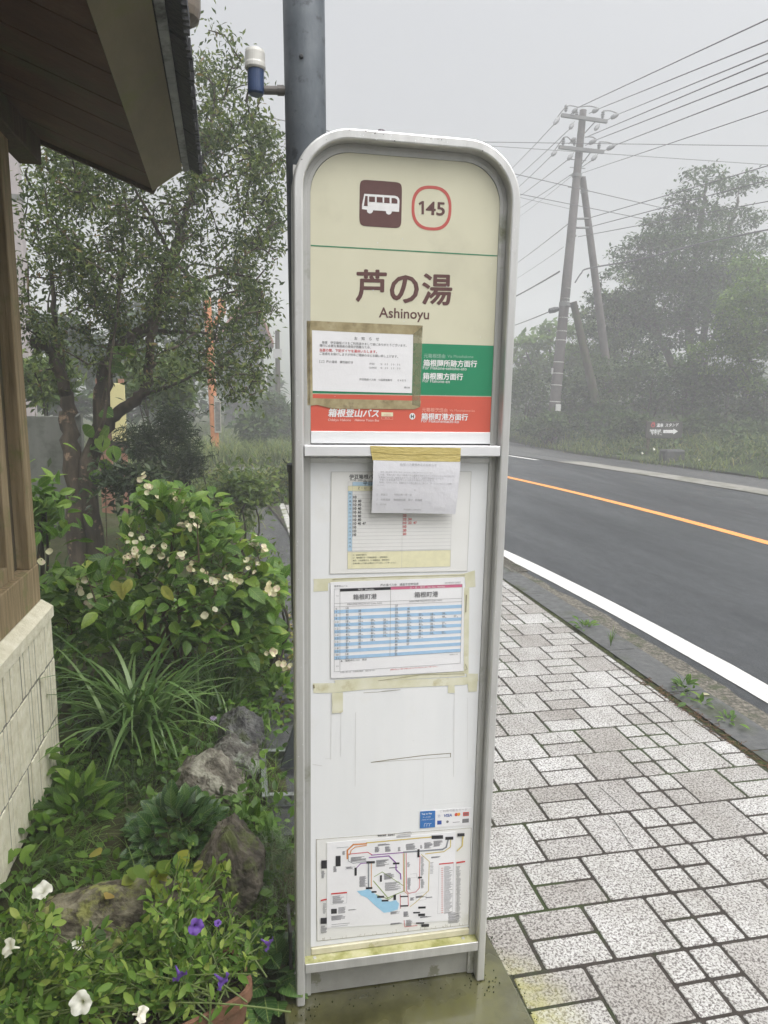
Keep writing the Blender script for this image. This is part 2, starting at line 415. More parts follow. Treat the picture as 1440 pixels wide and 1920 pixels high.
# low ridge closing the view at the back left
rb = MB(); V = []
xs = np.linspace(-90, 40, 60)
for j, (d, zz) in enumerate(((0, -.05), (6, 1.8), (14, 4.6), (26, 8), (40, 10.5))):
    for x in xs: V.append((x, 82+d-.12*x+1.5*math.sin(x*.23), zz*(1+.22*math.sin(x*.11+1)+.1*math.sin(x*.37))))
k = len(xs)
rb.add(V, [(j*k+i, j*k+i+1, (j+1)*k+i+1, (j+1)*k+i) for j in range(4) for i in range(k-1)])
struct(rb.build('hills', m_hill, smooth=True))

# ---- footway: granite-patterned paving slabs, every row pushed half a slab to the left
m_grout = mat('paving_joints', [(.3, (.026, .022, .018)), (.7, (.055, .046, .039))], scale=40, rough=.95, bump=.6, bscale=200, stain=(.035, .05, .016), stain_scale=1.8, stain_lo=.52, stain_hi=.6)
XL, T0, PY0 = .56, .205, 4.3464
def kerbx(y): return 2.098+float(cv(y))
gr = MB(); strip(gr, XL, 2.098, -3, 9.4, -.0028, step=.4, nx=4)
pv = struct(gr.build('pavement', m_grout))
m_tile, nt, b = base('granite_paving')
v = coords(nt)
pit = noise(nt, 150, 2.2, .62, vec=v, dist=.6)
dark = ramp(nt, pit, [(.38, (.11, .098, .094)), (.45, (.25, .238, .23)), (.52, (.44, .437, .425)), (.66, (.54, .54, .528))])
gg = N(nt, 'NewGeometry')
tone = ramp(nt, gg.outputs['Random Per Island'], [(0, (.76, .735, .71)), (.25, (.89, .88, .87)), (.6, (1.0, 1.0, .99)), (1, (1.10, 1.105, 1.11))])
col = mixc(nt, 1, dark, tone, 'MULTIPLY')
dirt = ramp(nt, noise(nt, 3.4, 7, .7, vec=v), [(.40, (1, 1, 1)), (.52, (.88, .875, .86)), (.68, (.72, .70, .67))])
col = mixc(nt, 1, col, dirt, 'MULTIPLY')
# algae on the slabs beside the wet sign base
sx = N(nt, 'SeparateXYZ'); nt.links.new(v, sx.inputs[0])
ds_ = N(nt, 'VectorMath', operation='DISTANCE'); nt.links.new(v, ds_.inputs[0]); ds_.inputs[1].default_value = (.58, 1.36, 0)
mr = N(nt, 'MapRange'); nt.links.new(ds_.outputs['Value'], mr.inputs[0]); mr.inputs[1].default_value = .10; mr.inputs[2].default_value = .24; mr.inputs[3].default_value = 1; mr.inputs[4].default_value = 0
mm = N(nt, 'Math', operation='MULTIPLY'); nt.links.new(mr.outputs[0], mm.inputs[0]); nt.links.new(ramp(nt, noise(nt, 26, 4, vec=v), [(.35, (.35,)*3), (.6, (1,)*3)]), mm.inputs[1])
col = mixc(nt, mm.outputs[0], col, mixc(nt, .75, col, (.30, .29, .05), 'MIX'))
nt.links.new(col, b.inputs['Base Color'])
nt.links.new(ramp(nt, noise(nt, 3, 3, vec=v), [(.35, (.42,)*3), (.65, (.7,)*3)]), b.inputs['Roughness'])
bn = N(nt, 'Bump', i_Strength=.55, i_Distance=.002); nt.links.new(pit, bn.inputs['Height']); nt.links.new(bn.outputs[0], b.inputs['Normal'])
tl = MB()
def slab(x0, x1, y0, y1):
    kx = kerbx((y0+y1)/2)-.004
    x0 = max(x0, XL); x1 = min(x1, kx)
    if x1-x0 < .02: return
    gp = .0056; jx, jy = rng.normal(scale=.0006, size=2); z = rng.normal(scale=.0006); tx, ty = rng.normal(scale=.003, size=2)
    a, b_, c, d = x0+gp+jx, x1-gp+jx, y0+gp+jy, y1-gp+jy
    V = []
    for ins, zz, ch in ((0, -.012, .004), (0, -.0018, .004), (.0018, 0, .0055)):
        X0, X1, Y0, Y1 = a+ins, b_-ins, c+ins, d-ins
        for (x, y) in ((X0+ch, Y0), (X1-ch, Y0), (X1, Y0+ch), (X1, Y1-ch), (X1-ch, Y1), (X0+ch, Y1), (X0, Y1-ch), (X0, Y0+ch)):
            V.append((x, y, zz+z+(x-(x0+x1)/2)*tx+(y-(y0+y1)/2)*ty))
    Fs = [(i, (i+1) % 8, 8+(i+1) % 8, 8+i) for i in range(8)]+[(8+i, 8+(i+1) % 8, 16+(i+1) % 8, 16+i) for i in range(8)]+[tuple(range(16, 24))]
    tl.add(V, Fs)
for r in range(-24, 36):
    yt = PY0-r*T0; yb = yt-T0; xo = 1.8338-.0982*r
    k0 = int((XL-xo)/(4*T0))-2
    for q in range(k0, k0+7):
        X = xo+q*4*T0
        slab(X, X+T0, yb, yt); slab(X+2*T0, X+3*T0, yb, yt)
        slab(X+T0, X+2*T0, yb, yb+T0/2); slab(X+T0, X+2*T0, yb+T0/2, yt)
        for dx in (0, .5):
            for dy in (0, .5): slab(X+(3+dx)*T0, X+(3.5+dx)*T0, yb+dy*T0, yb+(dy+.5)*T0)
struct(tl.build('paving', m_tile, pv))
m_crack = mat('crack', (.05, .042, .038), rough=.95)
cr = MB()
for pp in ([(1139, 1527), (1150, 1536), (1164, 1556), (1180, 1580), (1188, 1590)], [(1044, 1379), (1052, 1385), (1060, 1391)], [(1258, 1354), (1270, 1364), (1284, 1376), (1305, 1391)], [(1125, 1476), (1150, 1498), (1173, 1519)], [(966, 1309), (978, 1319), (985, 1326)]):
    P = [gz(*q, .0022) for q in pp]
    for i in range(len(P)-1):
        d = P[i+1]-P[i]; n_ = np.array([-d[1], d[0], 0]); n_ /= np.linalg.norm(n_); n_ *= .0013
        cr.quad(P[i]-n_, P[i+1]-n_, P[i+1]+n_, P[i]+n_)
struct(cr.build('crack', m_crack, pv))
eb = MB(); [eb.box((.485, y, -.05), (.556, y+.594, .004), bev=.006) for y in np.arange(-2, 9.2, .6)]
struct(eb.build('path_edging', mat('pale_kerb_stone', [(.3, (.30, .30, .28)), (.7, (.45, .45, .42))], scale=18, rough=.8, bump=.3, bscale=120, stain=(.13, .14, .07), stain_scale=5)))
pb = MB(); V = []; Fs = []
pe = [(2.2, .10, .484), (3.2, .02, .484), (4.2, -.02, .484), (5.6, -.05, .484), (7.2, .02, .484), (8.6, .1, .484), (9.35, .16, .484)]
for i, (y, a, c) in enumerate(pe):
    V += [(a, y, -.022), (c, y, -.022)]
    if i: Fs.append((2*i-2, 2*i-1, 2*i+1, 2*i))
pb.add(V, Fs); struct(pb.build('asphalt_path', m_foot))
pb = MB(); pb.add([(-.9, 11.6, -.03), (1.3, 11.3, -.03), (1.5, 14.6, -.03), (-.3, 14.3, -.03)], [(0, 1, 2, 3)]); struct(pb.build('asphalt_path', m_foot))
# raised garden bed
bd = MB(); V = []; nx_ = 26; ny_ = 40
for j in range(ny_):
    for i in range(nx_):
        x = -3.4+3.55*i/(nx_-1); y = .6+9.2*j/(ny_-1)
        e = min(1, max(0, (.13-x)*4), ); z = -.05+.08*e+.018*math.sin(x*9+y*5)+.02*math.sin(x*4-y*7)
        if y < 1.9: z -= .07*min(1, (1.9-y)*5)
        V.append((x, y, z))
bd.add(V, [(j*nx_+i, j*nx_+i+1, (j+1)*nx_+i+1, (j+1)*nx_+i) for j in range(ny_-1) for i in range(nx_-1)])
struct(bd.build('garden_bed', m_soil, smooth=True))

# ================================================================== THE BUS STOP SIGN
SD = R(-1.0); SO = np.array([.108, 1.458, 0.])
EX = np.array([math.cos(SD), math.sin(SD), 0]); EY = np.array([-math.sin(SD), math.cos(SD), 0]); EZ = np.array([0, 0, 1.])
def sp(px, py, dep=0.):
    """pixel -> (across, up) on the sign's plane at a depth behind its front"""
    d = ray(px, py); t = ((SO+EY*dep-CO) @ EY)/(d @ EY); p = CO+t*d-SO; return np.array([p @ EX, p[2]])
def sw(x, z, dep=0.): return np.array([x, dep, z])
def sthing(name, label, cat, x, z, dep, group=None):
    o = thing(name, label, cat, SO+EX*x+EY*dep+EZ*z, group); o.rotation_euler = (0, 0, SD); ORIG[o.name] = np.array([x, dep, z]); return o
class Pl:
    """maps coordinates of one photograph crop to points on the sign plane at a depth"""
    def __init__(s, ox, oy, sc_, dep): s.o = (ox, oy, sc_); s.dep = dep
    def __call__(s, x, y, lift=0.):
        a = sp(s.o[0]+x/s.o[2], s.o[1]+y/s.o[2], s.dep); return np.array([a[0], s.dep-lift, a[1]])
_tc = {}
def text_geo(t, bold=0.):
    k = (t, bold)
    if k in _tc: return _tc[k]
    cu = bpy.data.curves.new('lettering', 'FONT'); cu.body = t; cu.size = 1; cu.offset = bold; cu.resolution_u = 3
    ob = bpy.data.objects.new('lettering', cu); C.objects.link(ob)
    dg = bpy.context.evaluated_depsgraph_get(); ev = ob.evaluated_get(dg); me = ev.to_mesh()
    V = np.array([v.co[:2] for v in me.vertices]) if len(me.vertices) else np.zeros((0, 2)); Fs = [tuple(p.vertices) for p in me.polygons]
    ev.to_mesh_clear(); bpy.data.objects.remove(ob); bpy.data.curves.remove(cu)
    _tc[k] = (V, Fs); return _tc[k]
def text(mb, t, P0, P1, h=None, bold=0., shear=0., anchor=0.):
    """lettering from the left end P0 to the right end P1 of its baseline (points on the sign plane); h = height of its tallest glyph"""
    st = 0.
    if bold > .015: st, bold = bold*.8, .006
    V, Fs = text_geo(t, bold)
    if not len(V): return
    x0, x1 = V[:, 0].min(), V[:, 0].max(); y0, y1 = V[:, 1].min(), V[:, 1].max()
    P0 = np.array(P0); P1 = np.array(P1); d = P1-P0
    s = np.linalg.norm(d)/(x1-x0); sy = s if h is None else h/(y1-y0)
    u = (V[:, 0]-x0)/(x1-x0)
    up = (V[:, 1]-anchor*1.0)*sy
    W = P0[None]+d[None]*u[:, None]; W[:, 2] += up; W[:, 0] += up*shear
    if st:            # bold strokes: the same glyphs struck again a hair to each side
        for k, (a, c) in enumerate(((0, 0), (st, 0), (-st, 0), (0, st*.7), (0, -st*.7))):
            Q = W.copy(); Q[:, 0] += a*s; Q[:, 2] += c*sy; Q[:, 1] -= k*.00003; mb.add(Q, Fs)
    else: mb.add(W, Fs)
def poly(mb, pts): mb.add(pts, [tuple(range(len(pts)))])
def line(mb, P, wd):
    P = np.array(P, float)
    for i in range(len(P)-1):
        d = P[i+1]-P[i]; L = np.linalg.norm(d)
        if L < 1e-6: continue
        d /= L; n = np.array([-d[2], 0, d[0]])*wd/2; e = d*wd*.35
        mb.quad(P[i]-n-e, P[i+1]-n+e, P[i+1]+n+e, P[i]+n-e)
def disc(mb, c, rx, rz, n=28, p=2.):
    th = np.arange(n)*2*PI/n; a = np.sign(np.cos(th))*np.abs(np.cos(th))**(2/p); b_ = np.sign(np.sin(th))*np.abs(np.sin(th))**(2/p)
    poly(mb, [np.array(c)+np.array([rx*x, 0, rz*y]) for x, y in zip(a, b_)])
def ring(mb, c, rx, rz, wd, n=40, p=2.):
    th = np.arange(n)*2*PI/n; a = np.sign(np.cos(th))*np.abs(np.cos(th))**(2/p); b_ = np.sign(np.sin(th))*np.abs(np.sin(th))**(2/p)
    V = [np.array(c)+np.array([(rx-o)*x, 0, (rz-o)*y]) for o in (0, wd) for x, y in zip(a, b_)]
    mb.add(V, [(i, (i+1) % n, n+(i+1) % n, n+i) for i in range(n)])
def bil(q, u, v, lift=0.):
    """u right, v down inside a quad TL TR BR BL"""
    p = (1-v)*((1-u)*q[0]+u*q[1])+v*((1-u)*q[3]+u*q[2]); p = np.array(p); p[1] -= lift; return p
def flat(name, c, **k):
    k.setdefault('scale', 60); k.setdefault('rough', .5)
    return mat(name, [(.3, tuple(.93*v for v in c)), (.7, tuple(min(1, 1.04*v) for v in c))], **k)

m_alu = mat('weathered_aluminium', [(.3, (.52, .52, .51)), (.7, (.66, .66, .65))], scale=30, stretch=(1, 1, .12), rough=.36, rough2=.5, metal=.55, spec=.5, bump=.06, bscale=300,
            stain=(.40, .40, .36), stain_scale=9, stain_lo=.62, stain_hi=.8)
m_ch = mat('dulled_aluminium_channel', [(.3, (.40, .40, .385)), (.7, (.54, .54, .52))], scale=14, stretch=(1, 1, .2), rough=.5, metal=.35, stain=(.17, .18, .10), stain_scale=7, stain_lo=.6, stain_hi=.75)
m_cream = mat('aged_cream_enamel', [(.3, (.60, .58, .435)), (.7, (.67, .65, .50))], scale=3, rough=.38, spec=.45, stain=(.53, .51, .39), stain_scale=5, stain_lo=.56, stain_hi=.8)
m_pw = mat('white_panel', [(.3, (.74, .755, .77)), (.7, (.80, .81, .82))], scale=4, rough=.33, spec=.5, stretch=(3, 1, .4), stain=(.70, .69, .64), stain_scale=6, stain_lo=.58, stain_hi=.8)
m_brown = flat('sign_brown', (.115, .052, .048)); m_red = flat('sign_red', (.62, .115, .075), scale=8); m_redring = flat('sign_ring_red', (.50, .10, .085))
m_green = flat('sign_green', (.02, .24, .115), scale=8); m_gline = flat('sign_green_line', (.05, .23, .12)); m_w = flat('sign_white', (.80, .80, .80))
m_faint = flat('faded_sign_text', (.30, .48, .38)); m_faint2 = flat('faded_sign_text_on_red', (.80, .38, .30)); m_pink = flat('sign_pink_text', (.85, .50, .45))
m_paper = mat('paper', [(.3, (.77, .77, .79)), (.7, (.83, .83, .85))], scale=6, rough=.7, bump=.15, bscale=14)
m_paper2 = mat('thin_paper', [(.3, (.71, .71, .76)), (.7, (.80, .80, .84))], scale=5, rough=.65, bump=.25, bscale=20)
m_lam = mat('laminated_sheet', [(.3, (.74, .74, .72)), (.7, (.80, .80, .79))], scale=7, rough=.3, spec=.5, stain=(.64, .63, .56), stain_scale=8, stain_lo=.6, stain_hi=.8)
m_ink = flat('black_print', (.03, .03, .035)); m_ink2 = flat('grey_print', (.20, .20, .21)); m_rink = flat('red_print', (.60, .05, .05)); m_gink = flat('light_grey_print', (.42, .42, .44))
m_blue = flat('timetable_blue', (.36, .55, .76)); m_pale = flat('pale_yellow_print', (.76, .73, .50)); m_bluep = flat('pale_blue_print', (.45, .62, .76))

stop = sthing('bus_stop_sign', 'tall aluminium bus stop stand with rounded top and cream, green and red name plate', 'bus stop sign', .237, .03, .04)
SW, ST, RAD = .474, 2.008, .118
def sweep(name, prof, m):
    """profile (offset inward, depth) swept up one leg, round the top and down the other"""
    path = [(0, .03, 1, 0), (0, .4, 1, 0), (0, .9, 1, 0), (0, 1.4, 1, 0)]
    for k in range(0, 13):
        t = k/12*PI/2; path.append((RAD-RAD*math.cos(t), ST-RAD+RAD*math.sin(t), math.cos(t), -math.sin(t)))
    path += [(SW-x, z, -a, c) for x, z, a, c in path[::-1]]
    mb = MB(); n = len(prof); V = [(x+a*o, d, z+c*o) for x, z, a, c in path for o, d in prof]
    m_ = len(path)
    mb.add(V, [(i*n+j, (i+1)*n+j, (i+1)*n+(j+1) % n, i*n+(j+1) % n) for i in range(m_-1) for j in range(n)]+[tuple(range(n)), tuple((m_-1)*n+j for j in range(n))[::-1]])
    o = mb.build(name, m, stop); 
    return o
sweep('frame', [(0, .004), (.0012, .0012), (.004, 0), (.0168, 0), (.0192, .001), (.0204, .004), (.0204, .06), (.0, .06), (-.0008, .05), (-.0008, .01)], m_alu)
ch = sweep('channel', [(.0206, .0262), (.0285, .0262), (.029, .0268), (.0365, .0268), (.0365, .058), (.0206, .058)], m_ch)
# name plate (rounded top)
def plate_outline(dep, ins=.0368, zb=1.414, rad=.083):
    P = [(ins, zb)]
    for k in range(0, 13):
        t = k/12*PI/2; P.append((ins+rad-rad*math.cos(t), ST-ins-rad+rad*math.sin(t)))
    P += [(SW-x, z) for x, z in P[::-1]]
    return [np.array([x, dep, z]) for x, z in P]
npl = MB(); npl.prism(plate_outline(.0285), (0, .02, 0)); name_plate = npl.build('name_plate', m_cream, stop)
A = Pl(540, 230, 3.2727, .0285); Bz = Pl(560, 590, 3.789, .0285); l1, l2, l3 = .0004, .0008, .0012
def put(mb, name, m, parent): return mb.build(name, m, parent)
ins = .0372
zg0, zg1 = Bz(1100, 212)[2], Bz(1100, 574)[2]; zr0, zr1 = Bz(1100, 580)[2], Bz(700, 878)[2]
X0, X1 = ins, SW-ins; dl = .0285
mb = MB(); mb.quad((X0, dl-l1, zg1), (X1, dl-l1, zg1), (X1, dl-l1, zg0), (X0, dl-l1, zg0)); mb.build('green_band', m_green, name_plate)
mb = MB(); mb.quad((X0, dl-l1, zr1), (X1, dl-l1, zr1), (X1, dl-l1, zr0), (X0, dl-l1, zr0)); mb.build('red_band', m_red, name_plate)
zl = A(700, 785)[2]; mb = MB(); mb.quad((X0, dl-l1, zl-.0012), (X1, dl-l1, zl-.0012), (X1, dl-l1, zl+.0012), (X0, dl-l1, zl+.0012)); mb.build('green_line', m_gline, name_plate)
# bus pictogram
q = [A(440, 347, l1), A(700, 368, l1), A(695, 650, l1), A(437, 633, l1)]
wq = (q[1][0]-q[0][0]+q[2][0]-q[3][0])/2; hq = (q[0][2]-q[3][2]+q[1][2]-q[2][2])/2; cq = sum(q)/4
mb = MB(); disc(mb, cq, wq/2, hq/2, 48, 9.); pic = mb.build('bus_pictogram', m_brown, name_plate)
mb = MB()
body = [(468, 437), (655, 449), (672, 455), (681, 466), (684, 480), (681, 548), (637, 545), (634, 556), (628, 562), (619, 565), (609, 562), (602, 555), (600, 543), (522, 538), (519, 549), (511, 556), (502, 558), (492, 555), (485, 548), (484, 535), (453, 531), (455, 500)]
poly(mb, [A(x, y, l2) for x, y in body]); mb.build('bus_body', m_w, pic)
mb = MB()
for wn in ([(474, 450), (488, 451), (488, 513), (465, 511)], [(497, 454), (533, 456), (533, 488), (497, 486)], [(544, 456), (580, 459), (580, 492), (544, 489)], [(590, 459), (623, 461), (623, 495), (590, 493)], [(635, 463), (655, 464), (666, 470), (671, 479), (670, 497), (635, 495)]):
    poly(mb, [A(x, y, l3) for x, y in wn])
mb.build('bus_windows', m_brown, pic)
mb = MB(); c = A(881, 525, l1); rx = (A(1003, 525)[0]-A(758, 525)[0])/2; rz = (A(881, 388)[2]-A(881, 663)[2])/2
ring(mb, c, rx, rz, .0061, 56, 2.5); mb.build('number_ring', m_redring, name_plate)
mb = MB(); poly(mb, [A(x, y, l1) for x, y in ((819, 562), (834, 563), (834, 482), (822, 481), (801, 494), (807, 507), (819, 500))]); text(mb, '45', A(846, 563, l1), A(960, 569, l1), A(900, 486)[2]-A(900, 567)[2], .022); mb.build('stop_number', m_brown, name_plate)
mb = MB()
for chs, xa, xb, yb, yt in (('芦', 418, 600, 1102, 906), ('の', 627, 797, 1108, 940), ('湯', 822, 1001, 1120, 930)):
    V, Fs = text_geo(chs, .024); y0, y1 = V[:, 1].min(), V[:, 1].max(); a = A(xa, yb, l1); b_ = A(xb, yb+3, l1); h = A(xa, yt)[2]-A(xa, yb)[2]
    a = a.copy(); b_ = b_.copy(); s = h/(y1-y0); a[2] -= y0*s; b_[2] -= y0*s; text(mb, chs, a, b_, h, .024)
mb.build('stop_name', m_brown, name_plate)
mb = MB(); text(mb, 'Ashinoyu', A(557, 1194, l1), A(865, 1206, l1), None, .012); mb.build('stop_name_romaji', m_brown, name_plate)
mb = MB()
text(mb, '箱根関所跡方面行', Bz(885, 362, l2), Bz(1265, 369, l2), None, .03); text(mb, '箱根園方面行', Bz(882, 455, l2), Bz(1165, 461, l2), None, .03)
text(mb, 'For Hakone-sekisho-ato', Bz(882, 388, l2), Bz(1192, 396, l2)); text(mb, 'For Hakone-en', Bz(880, 480, l2), Bz(1072, 487, l2))
mb.build('green_band_lettering', m_w, name_plate)
mb = MB(); text(mb, '元箱根経由', Bz(888, 304, l2), Bz(1040, 308, l2), None, .012); text(mb, 'Via Motohakone', Bz(1056, 305, l2), Bz(1240, 309, l2)); mb.build('faded_lettering', m_faint, name_plate)
mb = MB()
text(mb, '箱根登山バス', Bz(208, 720, l2), Bz(566, 725, l2), None, .034, .18)
text(mb, '箱根町港方面行', Bz(872, 741, l2), Bz(1200, 747, l2), None, .03); text(mb, 'For Hakonemachi-ko', Bz(870, 764, l2), Bz(1138, 771, l2))
c = Bz(807, 722, l2); disc(mb, c, .0066, .0070, 30)
mb.build('red_band_lettering', m_w, name_plate)
mb = MB(); text(mb, 'H', Bz(797, 734, l3), Bz(817, 735, l3), None, .04); mb.build('route_letter', m_ink, name_plate)
mb = MB(); text(mb, '元箱根港経由', Bz(875, 687, l2), Bz(1055, 692, l2), None, .012); text(mb, 'Via Motohakone-ko', Bz(1070, 687, l2), Bz(1250, 691, l2)); mb.build('faded_lettering', m_faint2, name_plate)
mb = MB(); text(mb, 'Odakyu Hakone', Bz(207, 755, l2), Bz(370, 757, l2), None, .02, .15); text(mb, 'Hakone Tozan Bus', Bz(398, 756, l2), Bz(570, 759, l2), None, .03, .15); mb.build('operator_lettering', m_pink, name_plate)
mb = MB(); poly(mb, [Bz(587, 693, l2), Bz(670, 695, l2), Bz(670, 723, l2), Bz(587, 721, l2)]); bdg = mb.build('badge', m_pale, name_plate)
mb = MB(); ring_pts = [Bz(589, 726, l2), Bz(669, 728, l2), Bz(669, 744, l2), Bz(589, 742, l2)]
for i in range(4): line(mb, [ring_pts[i], ring_pts[(i+1) % 4]], .0007)
text(mb, '小田急', Bz(603, 717, l3), Bz(654, 718, l3), None, 0); text(mb, 'BUS', Bz(613, 740, l2), Bz(645, 741, l2))
mb.build('badge_print', m_faint2, bdg)
# mouldings, ledge, white lower panel, shelf, back plate
mb = MB(); mb.box((.0372, .0245, 1.3865), (SW-.0372, .045, 1.4125), bev=.001); mb.build('plate_moulding', m_pw, stop)
mb = MB(); mb.box((.0212, -.0006, 1.3610), (SW-.0212, .05, 1.3835), bev=.0015); mb.build('ledge', flat('clean_white_aluminium', (.76, .765, .78), metal=.15, rough=.35, scale=12), stop)
mb = MB(); mb.box((.0368, .0265, 1.3445), (SW-.0368, .0400, 1.3545)); mb.build('panel_clip', m_alu, stop)
mb = MB(); mb.box((.0368, .0300, .162), (SW-.0368, .0450, 1.360)); panel = mb.build('poster_panel', m_pw, stop)
PD = .0300
mb = MB(); mb.box((.0372, .0250, .143), (SW-.0372, .046, .160), bev=.0012); mb.build('panel_moulding', mat('dirty_cream_moulding', [(.3, (.50, .47, .33)), (.7, (.66, .63, .49))], scale=20, stretch=(1, 1, .3), rough=.5, stain=(.36, .34, .15), stain_scale=14, stain_lo=.58), stop)
m_shelf = mat('algae_coated_shelf', [(.3, (.26, .26, .09)), (.5, (.42, .41, .20)), (.7, (.52, .51, .32))], scale=22, rough=.6, stain=(.22, .23, .06), stain_scale=16)
mb = MB(); mb.box((.0212, .002, .1355), (SW-.0212, .05, .1415)); mb.build('shelf', m_shelf, stop)
mb = MB(); mb.box((.0212, -.0008, .118), (SW-.0212, .0022, .1425), bev=.0008); mb.build('shelf_lip', m_alu, stop)
mb = MB(); mb.box((.0366, .032, .03), (SW-.0366, .0345, .140)); mb.build('back_plate', mat('dull_zinc_plate', [(.3, (.27, .27, .25)), (.7, (.36, .36, .335))], scale=12, rough=.42, metal=.2, stain=(.2, .2, .15), stain_scale=14, stain_lo=.6), stop)
mb = MB(); mb.box((.004, .0605, .03), (SW-.004, .064, 1.95)); mb.build('rear_sheet', m_ch, stop)
for x in (.045, SW-.055): mb = MB(); mb.lathe((x, .018, .1414), [(.0045, 0), (.004, .0018), (.001, .0022)], 10); mb.build('shelf_screw', m_ch, stop)
m_bolt = flat('bright_screw', (.75, .75, .74), metal=.6, rough=.25)
for z in (.095, .26, .42, .9): mb = MB(); mb.lathe((-.0008, .030, z), [(.004, 0), (.0035, .0022), (.001, .003)], 10, (-1, 0, 0)); mb.build('side_screw', m_bolt, stop)
mb = MB(); mb.lathe((.180, .03, 2.0078), [(.011, 0), (.0105, .006), (.007, .011), (.001, .0125)], 14); mb.build('top_bolt', flat('purple_grey_rubber', (.10, .085, .10)), stop)
mb = MB()       # chips and black specks along the rounded top
for (px, py) in ((655, 243), (686, 245), (692, 246), (703, 250), (719, 252), (740, 264), (795, 258), (808, 260), (821, 261), (828, 262), (566, 299), (905, 283), (938, 310), (612, 262)):
    a = sp(px, py, -.0002); r_ = rng.uniform(.0008, .0019); th = rng.uniform(0, 6, 7); poly(mb, [np.array([a[0]+r_*rng.uniform(.5, 1.2)*math.cos(2*PI*q/7), -.0003, a[1]+r_*.8*rng.uniform(.5, 1.2)*math.sin(2*PI*q/7)]) for q in range(7)])
o_ = mb.build('paint_chips', flat('chip_black', (.05, .05, .05)), stop); o_['kind'] = 'stuff'
# base bracket plates behind the legs
mb = MB(); mb.prism([(-.012, .075, .03), (-.012, .075, .17), (-.016, .10, .2), (-.016, .14, .2), (-.012, .16, .17), (-.012, .16, .03)], (.006, 0, 0)); mb.build('foot_bracket', flat('dark_bracket_steel', (.085, .085, .08), rough=.5), stop)
# film of rain on the panel and frame
m_drop = mat('rain_drop', (.80, .82, .84), rough=.06, spec=.8)
mb = MB()
for i in range(85):
    x, z = rng.uniform(.05, SW-.05), rng.uniform(.3, 1.06) if i < 70 else rng.uniform(1.44, 1.9); r_ = rng.uniform(.0006, .0013)
    dp = PD if i < 70 else .0285
    mb.lathe((x, dp-.0003, z), [(r_, 0), (r_*.8, r_*.35), (r_*.3, r_*.5)], 7, (0, -1, 0))
d_ = mb.build('rain_drops', m_drop, panel); d_['kind'] = 'stuff'
mb = MB()
for i in range(110):
    side = rng.integers(0, 3); r_ = rng.uniform(.0005, .0012)
    if side < 2: c = (rng.uniform(.004, .017)+(0 if side == 0 else SW-.021), .0002, rng.uniform(.3, 1.85))
    else: c = (rng.uniform(.12, SW-.12), .0002, ST-rng.uniform(.003, .018))
    mb.lathe(c, [(r_, 0), (r_*.8, r_*.35), (r_*.3, r_*.5)], 7, (0, -1, 0))
d_ = mb.build('rain_drops', m_drop, stop); d_['kind'] = 'stuff'
# old tape, adhesive and grime left on the white panel
m_tape_old = mat('yellowed_old_tape', [(.3, (.60, .585, .40)), (.6, (.72, .71, .58))], scale=16, rough=.45, stain=(.46, .42, .23), stain_scale=18, stain_lo=.58, stain_hi=.72)
m_grime = flat('brown_grime', (.20, .165, .09)); m_streak = flat('grey_run_mark', (.665, .67, .67))
Dz = Pl(560, 1060, 3.789, PD); Ez = Pl(560, 1280, 3.789, PD); Cz = Pl(560, 820, 3.789, PD); Fz = Pl(560, 1500, 3.789, PD)
mb = MB()
for s_ in ([(105, 98), (240, 93), (1190, 58), (1250, 44), (1250, 72), (1190, 84), (240, 122), (106, 128)], [(108, 100), (210, 96), (208, 182), (106, 186)], [(1178, 62), (1250, 40), (1252, 150), (1184, 160)], [(1176, 160), (1212, 160), (1206, 770), (1172, 770)],
           [(105, 838), (230, 835), (1180, 790), (1272, 768), (1272, 822), (1180, 846), (500, 880), (232, 905), (106, 905)], [(255, 812), (1170, 752), (1180, 786), (258, 838)], [(1060, 850), (1108, 848), (1108, 905), (1060, 907)], [(1190, 770), (1272, 768), (1264, 895), (1200, 898)]):
    nl_ = nl_+1 if 'nl_' in globals() else 0
    lf = l1+.00012*nl_; mb = MB(); poly(mb, [Dz(x+rng.normal()*2, y+rng.normal()*2, lf) for x, y in s_]); mb.build('tape_residue', m_tape_old, panel)
mb = MB(); poly(mb, [Ez(x, y, .0016) for x, y in ((235, 70), (314, 66), (314, 205), (300, 212), (238, 216))]); mb.build('tape_residue', m_tape_old, panel)
mb = MB()
for pts, wd in (([(515, 566), (640, 548), (900, 515), (1080, 501)], .0016), ([(1078, 501), (1079, 528)], .0016), ([(515, 566), (660, 556), (830, 545), (1078, 528)], .0006), ([(460, 72), (560, 66), (690, 52)], .0008)): line(mb, [Ez(x, y, l1) for x, y in pts], wd)
for pts, wd in (([(565, 818), (700, 800), (860, 776), (1175, 768)], .0009), ([(240, 98), (600, 82), (1180, 68)], .0009), ([(106, 850), (108, 868)], .0035), ([(1190, 210), (1186, 330)], .0018), ([(590, 893), (720, 882)], .0009), ([(1183, 700), (1196, 735), (1180, 742)], .0009)): line(mb, [Dz(x, y, .0018) for x, y in pts], wd)
mb.build('grime', m_grime, panel)
mb = MB()
for x in (232, 300, 405, 1105, 1200): line(mb, [Ez(x, rng.uniform(60, 220), l1), Ez(x-rng.uniform(0, 8), rng.uniform(400, 850), l1)], rng.uniform(.0008, .0022))
line(mb, [Ez(884, 545, l1), Ez(884, 860, l1)], .0009); line(mb, [Ez(100, 580, l1), Ez(165, 590, l1)], .002); line(mb, [Ez(190, 540, l1), Ez(235, 535, l1)], .001)
for pts in ([(915, 870), (1190, 845)], [(1095, 1030), (1095, 1052)]): line(mb, [Ez(x, y, l1) for x, y in pts], .0005)
mb.build('run_marks', m_streak, panel)

